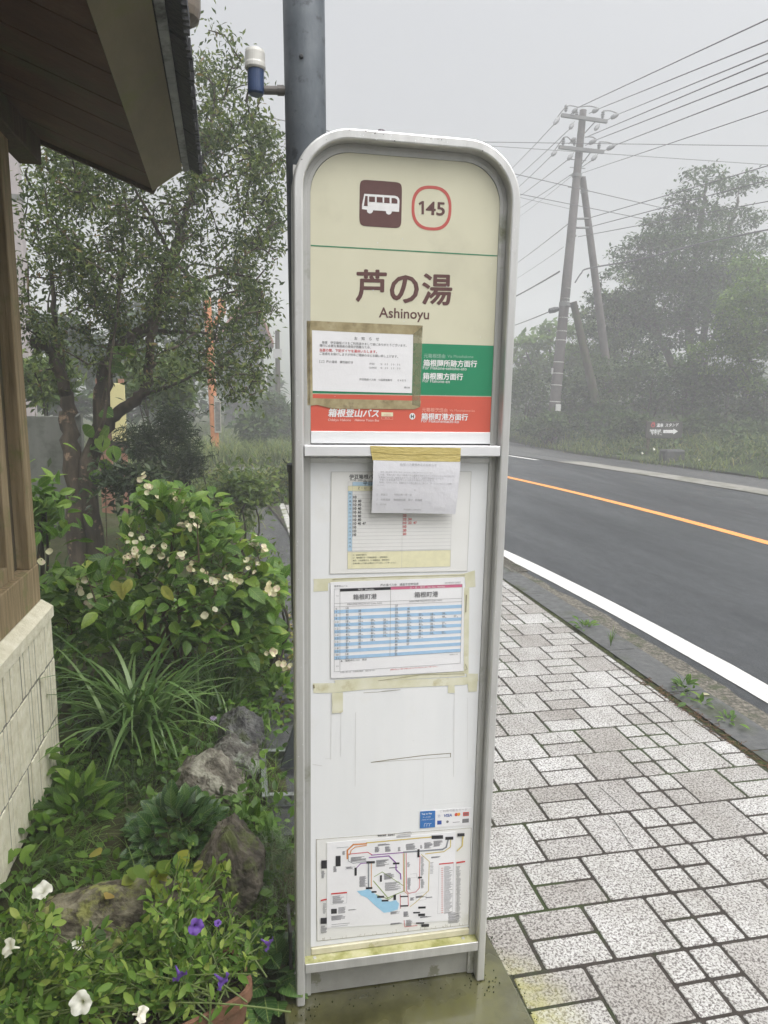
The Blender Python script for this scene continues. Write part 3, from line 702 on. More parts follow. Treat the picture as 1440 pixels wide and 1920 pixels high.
# ---- framed notice taped over the bands
pd = .0285
no1 = sthing('notice', 'white notice with one red line, framed in brown tape over the green band', 'notice', .13, Bz(400, 600)[2], pd)
m_tape = mat('brown_packing_tape', [(.3, (.21, .17, .085)), (.5, (.36, .30, .17)), (.7, (.46, .40, .25))], scale=28, rough=.35, stain=(.16, .12, .065), stain_scale=22, stain_lo=.55, stain_hi=.7, spec=.5)
mb = MB()
T_ = [(55, 42), (880, 78), (862, 665), (60, 645)]
for s_ in ([(55, 42), (455, 60), (880, 78), (876, 150), (815, 142), (450, 128), (55, 108)], [(60, 592), (440, 602), (868, 612), (862, 655), (820, 672), (240, 668), (130, 640), (62, 650)], [(55, 44), (93, 46), (100, 640), (62, 645)]):
    lf = .0014+.00015*len(mb.V); poly(mb, [Bz(x, y, lf) for x, y in s_])
mb.build('tape', m_tape, no1)
m_tape3 = mat('clear_grimy_tape', [(.3, (.20, .19, .11)), (.7, (.34, .32, .20))], scale=26, rough=.3, spec=.5); m_tape3.node_tree.nodes['Principled BSDF'].inputs['Alpha'].default_value = .55
mb = MB(); poly(mb, [Bz(x, y, .0017) for x, y in ((812, 140), (880, 80), (862, 655), (805, 640))]); mb.build('clear_tape', m_tape3, no1)
mb = MB(); mb.prism([Bz(92, 110, .0012), Bz(90, 541, .0012), Bz(803, 558, .0012), Bz(815, 140, .0012)], (0, .0006, 0)); pp = mb.build('sheet', m_paper, no1)
mb = MB(); L4 = .0016
text(mb, 'お　知　ら　せ', Bz(395, 178, L4), Bz(570, 184, L4), None, .01)
for t, x0, y0, x1, y1 in (('毎度　伊豆箱根バスをご利用頂きまして誠にありがとうございます。', 165, 204, 765, 228), ('運行に必要な乗務員の確保が困難なため、', 148, 226, 512, 241), ('ご迷惑をお掛けしますが何卒ご理解のほどお願い申し上げます。', 148, 284, 705, 306),
                          ('【Ｚ】芦の湯発　関所跡行き', 148, 340, 385, 347), ('（平日）　　９：０５　１０：５５', 500, 355, 720, 361), ('（土休日）　９：２０　１２：５０', 500, 382, 720, 388), ('伊豆箱根バス㈱　小田原営業所　　０４６５', 430, 466, 760, 474), ('運行係', 748, 522, 790, 525)):
    text(mb, t, Bz(x0, y0, L4), Bz(x1, y1, L4), None, .006)
mb.build('print', m_ink2, pp)
mb = MB(); text(mb, '当面の間、下記ダイヤを運休いたします。', Bz(148, 260, L4), Bz(555, 273, L4), None, .012); mb.build('red_print', m_rink, pp)

# ---- laminated timetable and the sheet hung over it
def sheet(thg, q, m, th=.0006, name='sheet'):
    mb = MB(); mb.prism([q[0], q[3], q[2], q[1]], (0, th, 0)); return mb.build(name, m, thg)
tt1 = sthing('timetable', 'laminated white timetable with pale yellow footer, half hidden by the hanging notice', 'timetable', .23, Cz(700, 960)[2], PD)
s1 = sheet(tt1, [Cz(232, 245, .0012), Cz(1225, 243, .0012), Cz(1195, 948, .0012), Cz(222, 968, .0012)], m_lam)
mb = MB(); q = [Cz(232, 245, .0014), Cz(1225, 243, .0014), Cz(1195, 948, .0014), Cz(222, 968, .0014)]
for i in range(4): line(mb, [q[i], q[(i+1) % 4]], .0010)
mb.build('sealed_edge', flat('lamination_edge', (.50, .50, .47)), s1)
tq = [Cz(350, 316, .0016), Cz(1087, 316, .0016), Cz(1076, 916, .0016), Cz(346, 934, .0016)]
def cell(mb, q, u0, u1, v0, v1, lf=0.): poly(mb, [bil(q, u0, v1, lf), bil(q, u1, v1, lf), bil(q, u1, v0, lf), bil(q, u0, v0, lf)])
for a in ((0, 1, .802, 1), (0, .24, .045, .103)): mb = MB(); cell(mb, tq, *a); mb.build('yellow_field', m_pale, s1)
for a in ((0, .042, .103, .79), (.042, .5, 0, .043)): mb = MB(); cell(mb, tq, *a); mb.build('blue_field', m_bluep, s1)
mb = MB()
for i in range(17): line(mb, [bil(tq, .0, .103+i*.043, .0003), bil(tq, 1, .103+i*.043, .0003)], .0004)
for u in (0, .042, .52, 1): line(mb, [bil(tq, u, 0, .0003), bil(tq, u, 1, .0003)], .0004)
for v_ in (0, .045, .79, .802, 1): line(mb, [bil(tq, 0, v_, .0003), bil(tq, 1, v_, .0003)], .0004)
mb.build('rules', m_gink, s1)
mb = MB(); text(mb, '伊豆箱根バス', Cz(358, 292, .0018), Cz(560, 292, .0018), None, .01); text(mb, '平日', Cz(455, 338, .002), Cz(520, 338, .002)); text(mb, 'Ｚ・Ｕ　元箱根', Cz(420, 368, .002), Cz(570, 368, .002))
text(mb, '芦の湯　2024.3.16', Cz(365, 308, .0018), Cz(475, 308, .0018))
blk = {1: '10', 2: '10 40', 3: '10 40', 4: '10 40', 5: '10 40', 6: '10 40', 7: '10 40', 8: '10 40 47', 9: '10', 10: '10', 11: '10'}
for i in range(15):
    v_ = .103+(i+.86)*.043
    text(mb, str(6+i), bil(tq, .012, v_, .0004), bil(tq, .030, v_, .0004), .0032)
for i, t in blk.items():
    for j, d in enumerate(t.split()): text(mb, d, bil(tq, .048+.045*j, .103+(i+.9)*.043, .0004), bil(tq, .080+.045*j, .103+(i+.9)*.043, .0004), .0054, .02)
for i, (t, u1) in enumerate((('Ｚ：箱根関所跡行き', .20), ('Ｕ：箱根園行き（元箱根経由）一部便運休', .40), ('無印：小田原駅行き（小涌園経由・箱根湯本）', .42), ('交通事情により遅れる場合がございます。ご了承ください', .48))): text(mb, t, bil(tq, .05, .845+i*.033, .0004), bil(tq, u1-.02, .845+i*.033, .0004))
mb.build('print', m_ink, s1)
mb = MB()
for i, t in {6: '22', 7: '22 34', 8: '10 22 47', 9: '10', 10: '20', 11: '20'}.items():
    for j, d in enumerate(t.split()): text(mb, d, bil(tq, .527+.05*j, .103+(i+.9)*.043, .0004), bil(tq, .56+.05*j, .103+(i+.9)*.043, .0004), .0054, .02)
mb.build('red_print', m_rink, s1)
Hz = Pl(560, 820, 3.789, -.0012)
no2 = sthing('notice', 'thin white notice hanging from the ledge by a strip of yellow tape', 'notice', .26, Hz(800, 550)[2], -.0012)
m_ytape = mat('yellow_masking_tape', [(.3, (.50, .40, .13)), (.7, (.62, .52, .21))], scale=30, stretch=(1, 1, 4), rough=.6, bump=.3, bscale=60)
mb = MB(); y_ = [(507, 60), (700, 66), (1152, 76), (1150, 130), (1147, 174), (850, 170), (526, 162), (514, 110)]; mb.prism([Hz(x, y, .0004) for x, y in y_][::-1], (0, .0005, 0)); mb.build('tape', m_ytape, no2)
mb = MB(); line(mb, [Hz(512, 102, .001), Hz(700, 122, .001), Hz(1150, 124, .001)], .0008); mb.build('tape_crease_shade', flat('tape_crease_shade', (.30, .24, .08)), no2)  # flat line in darker tape colour, painted as the crease's shade
# the sheet bends back toward the panel at its foot
mb = MB(); nxs, nzs = 8, 14; V = []
for j in range(nzs+1):
    v_ = j/nzs
    for i in range(nxs+1):
        u = i/nxs; p = bil([Hz(530, 160), Hz(1150, 170), Hz(1123, 550), Hz(525, 545)], u, v_); p[1] += .014*v_*v_-.0012*math.sin(u*5+v_*3)*v_-.003*u*u*v_*v_; V.append(p)
mb.add(V, [(j*(nxs+1)+i, (j+1)*(nxs+1)+i, (j+1)*(nxs+1)+i+1, j*(nxs+1)+i+1) for j in range(nzs) for i in range(nxs)]); s2 = mb.build('sheet', m_paper2, no2, smooth=True)
def hq(x, y):
    u = (x-528)/610; v_ = (y-162)/386; p = bil([Hz(530, 160), Hz(1150, 170), Hz(1123, 550), Hz(525, 545)], u, v_); p[1] += .014*v_*v_-.0012*math.sin(u*5+v_*3)*v_-.003*u*u*v_*v_-.0009; return p
mb = MB()
for t, x0, y0, x1, y1 in (('路線バス運賃改定のお知らせ', 713, 198, 970, 200), ('毎度、伊豆箱根バスをご利用いただきまして誠にありがとうございます。', 580, 250, 950, 252), ('この度、令和六年一月より路線バスの運賃を改定させていただくこととなりました。', 565, 271, 1105, 276), ('お客様には大変ご迷惑をおかけいたしますが、何卒ご理解賜りますよう', 568, 290, 1025, 294), ('今後とも安全運行とサービス向上に努めてまいります。', 572, 307, 965, 310), ('詳細につきましては、営業所または車内掲示のご案内をご覧くださいますようお願い', 572, 326, 1097, 330), ('申し上げます。', 560, 344, 610, 344), ('記', 822, 380, 834, 380), ('１．実施日', 557, 415, 632, 416), ('令和六年一月一日', 680, 415, 805, 416), ('２．対象路線', 557, 453, 655, 454), ('箱根線全線　及び　熱海線', 680, 453, 885, 454), ('３．その他', 557, 488, 630, 488), ('伊豆箱根バス株式会社', 757, 524, 885, 525)):
    text(mb, t, hq(x0, y0), hq(x1, y1))
mb.build('print', m_gink, s2)

# ---- blue striped timetable
tt2 = sthing('timetable', 'blue striped timetable with black and pink header bars below the white one', 'timetable', .23, Dz(700, 800)[2], PD)
s3 = sheet(tt2, [Dz(225, 118, .0026), Dz(1172, 83, .0026), Dz(1168, 748, .0026), Dz(228, 800, .0026)], m_paper)
tq = [Dz(252, 165, .003), Dz(1160, 133, .003), Dz(1145, 692, .003), Dz(252, 752, .003)]
us = (.0, .043, .432, 1); V0, V1 = .213, .852; RH = (V1-V0)/16
mb = MB()
for i in range(1, 16, 2): cell(mb, tq, 0, 1, V0+i*RH, V0+(i+1)*RH)
mb.build('blue_stripes', m_blue, s3)
mb = MB(); cell(mb, tq, .043, .432, 0, .034); mb.build('black_header', m_ink, s3)
mb = MB(); cell(mb, tq, .432, 1, -.004, .034); mb.build('pink_header', flat('pink_print', (.62, .16, .27)), s3)
mb = MB()
for u in us: line(mb, [bil(tq, u, 0, .0004), bil(tq, u, V1 if 0 < u < 1 and u != .043 else 1, .0004)], .0006)
for v_ in (0, .172, V0, V1, 1): line(mb, [bil(tq, 0, v_, .0004), bil(tq, 1, v_, .0004)], .0006)
mb.build('rules', m_ink2, s3)
lc = [1, 2, 2, 2, 4, 4, 4, 4, 4, 4, 3, 2, 2, 1, 1, 1]; rc = [1, 2, 2, 5, 6, 4, 5, 5, 4, 5, 3, 2, 2, 1, 1, 1]
mb = MB(); text(mb, '芦の湯バス停　通過予定時刻表', Dz(578, 146, .003), Dz(850, 136, .003), None, .01); text(mb, '箱根登山バス', Dz(252, 152, .003), Dz(345, 150, .003)); text(mb, '2024年4月1日改正', Dz(1035, 128, .003), Dz(1150, 124, .003))
text(mb, '箱根町港', Dz(385, 238, .0034), Dz(553, 232, .0034), None, .018); text(mb, '箱根町港', Dz(820, 222, .0034), Dz(988, 216, .0034), None, .018)
text(mb, 'HAKONE MACHI KO (Lake Ashi)', Dz(345, 279, .0034), Dz(590, 270, .0034)); text(mb, 'HAKONE MACHI KO (Lake Ashi)', Dz(785, 259, .0034), Dz(1015, 249, .0034))
mn = ['14', '39', '27', '52', '03', '21', '44', '35', '09', '57', '41', '33', '18', '26']
for i in range(16):
    vb = V0+(i+.86)*RH
    text(mb, '%d' % (6+i), bil(tq, .010, vb, .0004), bil(tq, .010+(.012 if i < 4 else .022), vb, .0004), .0046)
    for j in range(lc[i]): text(mb, mn[(i*3+j*5) % 14], bil(tq, .088+.0965*j, vb, .0004), bil(tq, .108+.0965*j, vb, .0004), .0056, .012)
    for j in range(rc[i]): text(mb, mn[(i*5+j*3+2) % 14], bil(tq, .470+.0935*j, vb, .0004), bil(tq, .490+.0935*j, vb, .0004), .0056, .012)
    for j in range(lc[i] if 2 < i < 11 else 0): text(mb, '▲', bil(tq, .112+.0965*j, vb, .0004), bil(tq, .121+.0965*j, vb, .0004))
    for j in range(rc[i] if 2 < i < 11 else 0): text(mb, '▲', bil(tq, .494+.0935*j, vb, .0004), bil(tq, .503+.0935*j, vb, .0004))
text(mb, '▲…箱根神社入口　通過', bil(tq, .048, .883, .0004), bil(tq, .25, .883, .0004)); text(mb, 'お問い合わせ　小田原営業所　0465-35-1271', Dz(295, 762, .003), Dz(540, 746, .003)); text(mb, '行先', bil(tq, .014, .09, .0004), bil(tq, .034, .09, .0004)); text(mb, '備考', bil(tq, .014, .94, .0004), bil(tq, .034, .94, .0004)); text(mb, '時刻表はこちら', Dz(1070, 634, .0034), Dz(1128, 630, .0034))
mb.build('print', m_ink2, s3)
mb = MB(); text(mb, '平日 - Weekday', bil(tq, .18, .029, .0005), bil(tq, .305, .029, .0005)); mb.build('header_print', m_w, s3)
mb = MB(); text(mb, '土・日・祝日 - Sat. Sun. Holiday', bil(tq, .58, .028, .0005), bil(tq, .86, .028, .0005)); mb.build('header_print', m_w, s3)
mb = MB(); text(mb, '道路状況により遅れる場合がありますのであらかじめご了承ください。', Dz(648, 742, .003), Dz(985, 718, .003)); mb.build('red_print', m_rink, s3)

# ---- payment sticker
stk = sthing('payment_sticker', 'small blue and white card payment sticker above the route map', 'sticker', .36, Ez(1040, 1030)[2], PD)
s4 = sheet(stk, [Ez(862, 912, .0012), Ez(1226, 886, .0012), Ez(1220, 1010, .0012), Ez(860, 1033, .0012)], m_paper)
mb = MB(); poly(mb, [Ez(862, 912, .0015), Ez(860, 1033, .0015), Ez(968, 1024, .0015), Ez(970, 905, .0015)]); mb.build('blue_field', flat('sticker_blue', (.04, .17, .46)), s4)
mb = MB(); text(mb, 'Tap to Pay', Ez(872, 936, .0019), Ez(945, 930, .0019), None, .02); text(mb, 'タッチ決済', Ez(880, 958, .0019), Ez(935, 954, .0019)); text(mb, 'ご利用いただけます', Ez(872, 976, .0019), Ez(958, 969, .0019))
for i in range(3): line(mb, [Ez(890+18*i, 1018, .0019), Ez(893+18*i, 998, .0019), Ez(906+18*i, 996, .0019)], .0008)
mb.build('white_print', m_w, s4)
mb = MB(); text(mb, 'ご利用可能なカード', Ez(1003, 918, .0016), Ez(1196, 905, .0016)); mb.build('print', m_gink, s4)
mb = MB(); text(mb, 'VISA', Ez(1028, 952, .0016), Ez(1087, 947, .0016), None, .03, .15); poly(mb, [Ez(983, 978, .0016), Ez(983, 1006, .0016), Ez(1014, 1004, .0016), Ez(1014, 976, .0016)])
for k in range(3): line(mb, [Ez(988+6*k, 936, .0016), Ez(992+6*k, 945, .0016), Ez(988+6*k, 954, .0016)], .0005)
mb.build('blue_print', flat('print_navy', (.05, .10, .36)), s4)
mb = MB(); disc(mb, Ez(1118, 934, .0016), .0042, .0044, 20); poly(mb, [Ez(1166, 918, .0016), Ez(1166, 946, .0016), Ez(1208, 943, .0016), Ez(1208, 915, .0016)]); mb.build('red_print', flat('print_red', (.60, .08, .06)), s4)
mb = MB(); disc(mb, Ez(1136, 932, .0018), .0042, .0044, 20); mb.build('orange_print', flat('print_orange', (.80, .36, .06)), s4)
mb = MB(); poly(mb, [Ez(1162, 966, .0016), Ez(1160, 994, .0016), Ez(1207, 990, .0016), Ez(1208, 962, .0016)]); text(mb, 'JCB', Ez(1170, 938, .0019), Ez(1204, 936, .0019), None, .03); disc(mb, Ez(1056, 985, .0016), .0032, .0034, 20); line(mb, [Ez(1095, 990, .0016), Ez(1142, 986, .0016)], .0012); mb.build('dark_print', m_ink2, s4)

# ---- route map: an older copy with a newer one over it
mapt = sthing('route_map', 'coloured bus route map poster with a blue lake at the foot of the white panel', 'map', .23, Fz(600, 1000)[2], PD)
om = sheet(mapt, [Fz(125, 278, .0010), Fz(1225, 196, .0010), Fz(1205, 884, .0010), Fz(130, 1000, .0010)], m_lam, name='old_sheet')
q = [Fz(125, 278, .0013), Fz(1225, 196, .0013), Fz(1205, 884, .0013), Fz(130, 1000, .0013)]
mb = MB()
for i in range(4): line(mb, [q[i], q[(i+1) % 4]], .0009)
for i in range(34): t = rng.uniform(); p = q[3]*(1-t)+q[2]*t; p = p+np.array([0, 0, .001]); line(mb, [p, p+np.array([0, 0, rng.uniform(.002, .009)])], .0005)
mb.build('mildew', m_grime, om)
s5 = sheet(mapt, [Fz(201, 300, .0022), Fz(1110, 222, .0022), Fz(1112, 850, .0022), Fz(200, 905, .0022)], m_paper)
def F2(x, y, l=.0026): return Fz(x, y, l)
cols = {}
def route(name, c, runs, lf=.0026, par=None):
    mb = MB()
    for pts, wd in runs: line(mb, [Fz(x, y, lf) for x, y in pts], wd*1.35)
    return mb.build(name, flat('map_'+name, c), par or s5)
route('orange_routes', (.66, .28, .10), [([(345, 412), (345, 352), (388, 312), (480, 306)], .0030), ([(362, 384), (372, 352), (400, 330), (480, 318)], .0018), ([(742, 375), (745, 640), (775, 664)], .0012), ([(515, 440), (515, 612)], .0014)])
route('yellow_routes', (.62, .50, .14), [([(480, 300), (940, 258)], .0022), ([(900, 378), (1030, 362), (1075, 330), (1078, 280)], .0018), ([(870, 382), (926, 432), (920, 640), (832, 720), (790, 752)], .0012), ([(1125, 356), (1160, 322), (1165, 255)], .0022)])
route('red_routes', (.60, .12, .14), [([(352, 380), (490, 366), (522, 386), (745, 368)], .0016), ([(762, 374), (764, 640), (780, 658), (830, 648), (856, 620), (860, 392)], .0012), ([(720, 668), (722, 765)], .0012), ([(775, 664), (778, 745)], .0012), ([(748, 850), (752, 896), (840, 886)], .0010)])
route('purple_routes', (.27, .10, .38), [([(500, 404), (640, 392), (690, 442), (690, 490), (722, 520), (724, 556)], .0020), ([(515, 386), (745, 368)], .0016), ([(500, 440), (440, 446), (405, 482), (404, 530)], .0016)], .0028)
route('grey_routes', (.25, .27, .30), [([(495, 440), (495, 616)], .0026), ([(745, 366), (1020, 346), (1046, 330), (1060, 276)], .0030), ([(270, 335), (352, 328)], .0008), ([(352, 384), (352, 428), (384, 444), (500, 430)], .0010)], .0028)
route('green_routes', (.30, .40, .12), [([(535, 540), (592, 506), (740, 602)], .0011), ([(530, 570), (632, 690), (745, 642)], .0016), ([(750, 374), (750, 640)], .0011), ([(550, 668), (640, 700), (700, 660)], .0014)])
mb = MB(); poly(mb, [F2(x, y) for x, y in [(412, 641), (460, 636), (495, 626), (540, 660), (592, 702), (650, 716), (690, 706), (712, 730), (703, 772), (650, 790), (604, 796), (545, 748), (486, 690), (442, 672)]]); mb.build('lake', flat('map_lake', (.34, .60, .80)), s5)
mb = MB(); bx = [(262, 392, 297, 466), (480, 430, 540, 446), (396, 476, 412, 532), (842, 345, 857, 402), (942, 247, 1024, 272), (1040, 257, 1096, 278), (556, 676, 606, 690), (672, 668, 690, 706), (720, 676, 776, 684), (720, 742, 776, 752), (848, 802, 896, 820), (812, 790, 860, 800), (848, 752, 900, 766), (870, 876, 924, 896), (832, 864, 890, 874), (668, 440, 714, 452), (846, 540, 874, 552), (476, 614, 522, 628), (516, 642, 552, 654), (588, 704, 636, 716), (576, 530, 590, 576), (230, 768, 270, 802), (160, 424, 200, 482), (156, 832, 199, 874), (1126, 232, 1176, 254)]
for x0, y0, x1, y1 in bx: poly(mb, [F2(x, y, .003) for x, y in ((x0, y1), (x1, y1-2), (x1, y0-2), (x0, y0))])
text(mb, '路線系統図　箱根登山', F2(560, 254), F2(680, 246), None, .03); mb.build('label_boxes', m_ink, s5)
mb = MB()
def tiny(x0, y0, x1, y1, n, wd=.0011):
    n = int(n*1.7+1)
    for i in range(n):
        f = i/max(1, n-1); a, b_ = (x0+rng.uniform(0, 4), y0+(y1-y0)*f), (x1-rng.uniform(0, .4)*(x1-x0), y0+(y1-y0)*f-.075*(x1-x0)); line(mb, [F2(*a), F2(*b_)], wd)
for (x0, y0, x1, y1, n) in ((310, 360, 330, 384, 4), (540, 330, 575, 366, 6), (612, 328, 652, 362, 6), (704, 332, 722, 358, 4), (760, 310, 838, 350, 6), (862, 318, 876, 340, 4), (890, 300, 950, 340, 6), (956, 288, 1024, 326, 6), (368, 404, 480, 434, 5), (548, 424, 640, 470, 7), (430, 540, 486, 612, 10), (604, 520, 680, 560, 6), (612, 584, 730, 640, 7), (768, 440, 790, 470, 4), (770, 550, 796, 630, 10), (866, 400, 890, 530, 14), (866, 560, 892, 620, 8), (930, 440, 956, 516, 5), (790, 690, 820, 708, 3), (650, 790, 716, 806, 3), (246, 468, 270, 506, 6), (280, 760, 352, 800, 5), (350, 778, 410, 776, 2), (230, 820, 330, 850, 5), (232, 894, 384, 880, 1), (742, 790, 782, 824, 6), (860, 832, 940, 826, 3), (650, 872, 730, 880, 3), (760, 850, 806, 890, 6), (1030, 470, 1090, 800, 26), (1118, 470, 1150, 860, 30), (1060, 800, 1140, 870, 8), (336, 484, 390, 474, 2), (560, 320, 650, 312, 2), (700, 246, 845, 232, 1), (690, 262, 800, 256, 1), (240, 680, 320, 730, 6), (172, 730, 196, 800, 6), (940, 400, 1010, 408, 3), (830, 690, 905, 680, 4), (900, 690, 950, 686, 2), (162, 500, 186, 550, 7), (156, 890, 200, 940, 6), (640, 480, 700, 476, 2)): tiny(x0, y0, x1, y1, n)
mb.build('small_print', flat('map_print', (.27, .27, .29)), s5)
mb = MB()
for x0, y0, x1, y1 in ((996, 446, 1098, 454), (230, 656, 342, 666), (1118, 436, 1180, 446), (156, 704, 199, 714)): poly(mb, [F2(x, y, .003) for x, y in ((x0, y1), (x1, y1-10), (x1, y0-10), (x0, y0))])
for i in range(22): p = F2(1012, 480+15*i, .0029); line(mb, [p, p+np.array([.004, 0, .0002])], .0012)
mb.build('legend_headers', m_rink, s5)
mb = MB()
for pts in ([(996, 446), (985, 802), (1090, 790), (1098, 440)], [(230, 660), (228, 738), (340, 726), (342, 652)], [(1118, 440), (1110, 860)], [(330, 470), (395, 466), (395, 488), (330, 492), (330, 470)], [(790, 522), (838, 516), (838, 545), (790, 549)], [(832, 664), (905, 646), (905, 700), (832, 712), (832, 664)]): line(mb, [F2(*p) for p in pts], .0005)
mb.build('thin_boxes', m_gink, s5)

# ---- concrete base plate, wet and green
m_base = mat('wet_mossy_concrete', [(.3, (.028, .028, .010)), (.5, (.060, .058, .022)), (.7, (.10, .10, .06))], scale=9, rough=.16, rough2=.34, spec=.5, stain=(.10, .098, .03), stain_scale=7, stain_lo=.48, stain_hi=.7, coat=.6)
bs = MB(); bs.prism([(.088, 1.18, -.02), (.667, 1.155, -.02), (.640, 1.72, -.02), (.066, 1.73, -.02)], (0, 0, .046))
bpl = bs.build('sign_base', m_base, origin=(.36, 1.45, -.02)); tag(bpl, 'flat wet concrete base slab green with algae under the bus stop stand', 'base slab')
md = bpl.modifiers.new('bevel', 'BEVEL'); md.width = .006; md.segments = 2

mb = MB()       # grit and moss gathered along the edges of the slab
for k in range(230):
    t = rng.uniform(); e = rng.uniform()
    p = (np.array([.668, 1.15, 0])*(1-t)+np.array([.642, 1.72, 0])*t+np.array([abs(rng.normal())*.012+.002, 0, 0])) if e < .62 else np.array([rng.uniform(.08, .65), 1.452+rng.normal()*.02, .0275])
    if e >= .62 and rng.uniform() < .6: p = np.array([rng.choice([.125, .575])+rng.normal()*.02, 1.45+rng.normal()*.02, .0275])
    r_ = rng.uniform(.0008, .0024); mb.lathe(p, [(r_*.5, -.001), (r_, r_*.4), (r_*.6, r_*1.1), (r_*.1, r_*1.3)], 6)
struct(mb.build('moss_and_grit', m_moss), 'stuff')

# ================================================================== STEEL POLE BEHIND THE SIGN
m_galv = mat('dark_weathered_galvanised_steel', [(.3, (.060, .072, .085)), (.5, (.095, .11, .125)), (.7, (.135, .15, .165))], scale=16, detail=8, rough=.55, metal=.25, bump=.1, bscale=90, stain=(.05, .058, .066), stain_scale=26, stain_lo=.56, stain_hi=.66, stretch=(1, 1, .5))
PY = 1.86; top = aty(568.5, -60, PY); bot = aty(583, 850, PY); ax = (top-bot); bot0 = bot-ax*(bot[2]/ax[2])
pole = thing('steel_pole', 'dark galvanised steel pole rising behind the bus stop sign', 'pole', bot0)
tp = bot0+ax*(4.2/ax[2])
mb = MB(); mb.tube([bot0, bot0+(tp-bot0)*.5, tp], [.0510, .0505, .0500], 28); mb.build('shaft', m_galv, pole, smooth=True)
bh = aty(565, 105, PY-.0505); mb = MB(); mb.lathe(bh+np.array([0, .004, 0]), [(.0052, 0), (.005, .006), (.003, .0075)], 12, (0, -1, 0)); mb.build('bolt', flat('dark_bolt', (.03, .032, .035)), pole)
a0 = aty(495, 169, PY); a1 = aty(545, 170, PY)
mb = MB(); mb.tube([a0, a1], .0098, 12); mb.lathe(a0+(a1-a0)*.62, [(.0120, -.008), (.0120, .008)], 12, a1-a0); mb.build('bracket_arm', mat('brown_grey_pipe', (.13, .12, .11), rough=.5), pole, smooth=False)
lc0 = aty(480, 178, PY); lt = aty(479, 92, PY); hh = lt[2]-lc0[2]
mb = MB(); mb.lathe(lc0, [(.016, 0), (.0195, .004), (.0200, .0115), (.0200, hh*.56), (.0165, hh*.60)], 24); lampb = mb.build('beacon', flat('navy_blue_plastic', (.035, .065, .15), rough=.35), pole, smooth=False)
mb = MB(); mb.lathe(lc0+np.array([-.001, 0, hh*.54]), [(.0225, 0), (.0250, .004), (.0250, .012), (.0240, .016), (.0240, hh*.36), (.0225, hh*.42), (.016, hh*.455), (.004, hh*.465)], 28); mb.build('beacon_cap', mat('milky_plastic', (.62, .61, .57), rough=.35, spec=.5), lampb, smooth=False)
s0 = aty(547, 1176, PY); s1_ = aty(547, 872, PY); cxa = bot0+ax*(s0[2]/ax[2]); cxb = bot0+ax*(s1_[2]/ax[2])
m_black = mat('black_weathered_plate', [(.3, (.022, .026, .029)), (.7, (.06, .068, .072))], scale=26, stretch=(1, 1, .2), rough=.45, stain=(.10, .11, .115), stain_scale=16, stain_lo=.62)
mb = MB(); mb.tube([cxa+np.array([-.006, 0, .012]), cxa+np.array([-.0075, 0, .03]), cxb+np.array([-.0075, 0, 0])], [.050, .0535, .0545], 24); mb.tube([cxb+np.array([-.0075, 0, -.018]), cxb+np.array([-.0075, 0, .003])], [.0575, .0575], 24)
mb.build('sleeve', m_black, pole, smooth=False)
mb = MB(); c = cxb+np.array([-.058, -.01, .004]); mb.tube([c+np.array([.012, 0, 0]), c, c+np.array([-.012, 0, .004]), c+np.array([-.018, 0, .014])], .0012, 5); mb.build('strap_end', m_black, pole)

# ================================================================== THE WAITING HUT ON THE LEFT
hut = thing('waiting_hut', 'timber and concrete block waiting hut with a brown boarded eave at the left edge', 'building', (-.7, 2.6, -.05))
WX = -.70; yc = atx(108, 1300, WX)[1]; zt = atx(98, 1128, WX)[2]; zb = .055
m_blk = mat('ribbed_concrete_block', [(.3, (.66, .62, .45)), (.55, (.80, .765, .60)), (.7, (.87, .835, .68))], scale=26, rough=.9, bump=.6, bscale=160, stain=(.44, .43, .30), stain_scale=5, stain_lo=.58, stain_hi=.8)
m_oldwood = mat('weathered_post_timber', [(.3, (.17, .125, .06)), (.5, (.28, .21, .115)), (.7, (.38, .30, .18))], scale=10, stretch=(6, 6, .35), rough=.75, bump=.4, bscale=60, stain=(.20, .19, .075), stain_scale=6, stain_lo=.55)
m_dkwood = mat('dark_timber', [(.3, (.045, .032, .02)), (.7, (.095, .07, .042))], scale=10, stretch=(6, 6, .35), rough=.75, bump=.3, bscale=60, stain=(.07, .07, .03), stain_scale=5)
m_mortar = mat('mortar', [(.3, (.20, .19, .15)), (.7, (.27, .265, .21))], scale=40, rough=.95, bump=.6, bscale=160)
wl = MB(); zj = [zb, atx(116, 1329, WX)[2], atx(107, 1226, WX)[2], zt-.055]
bb = MB()
for i in range(3):
    y1 = yc; kk = 0
    while y1 > -.9:
        ln = .39 if kk or i % 2 == 0 else .195; y0 = y1-ln
        # vertical ribs cut in the face of each block
        nr = int(ln/.0325); 
        for r in range(nr):
            a, c = y0+.004+(ln-.008)*r/nr, y0+.004+(ln-.008)*(r+1)/nr
            bb.box((WX-.10, a+rng.uniform(.0006, .0022), zj[i]+.0035), (WX-rng.uniform(0, .0045), c-rng.uniform(.0006, .0022), zj[i+1]-.0035), bev=.0022)
        y1 = y0; kk += 1
wl_o = bb.build('block_wall', m_blk, hut)
mo = MB(); mo.box((WX-.12, -1, zb+.001), (WX-.0045, yc-.002, zt-.052)); mo.build('mortar', m_mortar, wl_o)
cp = MB()
cp.prism([(WX+.004, yc+.004, zt-.052), (WX-.12, yc+.004, zt-.052), (WX-.12, yc+.004, zt+.012), (WX-.034, yc+.004, zt+.012), (WX+.004, yc+.004, zt-.014)][::-1], (0, -(yc+1), 0)); cp.build('wall_coping', m_blk, hut)
ft = MB(); ft.box((WX-.12, -1, -.14), (WX-.045, yc-.03, zb)); ft.build('plinth', mat('dark_gap_plinth', [(.3, (.022, .018, .012)), (.7, (.05, .04, .028))], scale=12, rough=.9), hut)  # recessed board; the gap's shade is put into its dark colour
PX = WX-.035
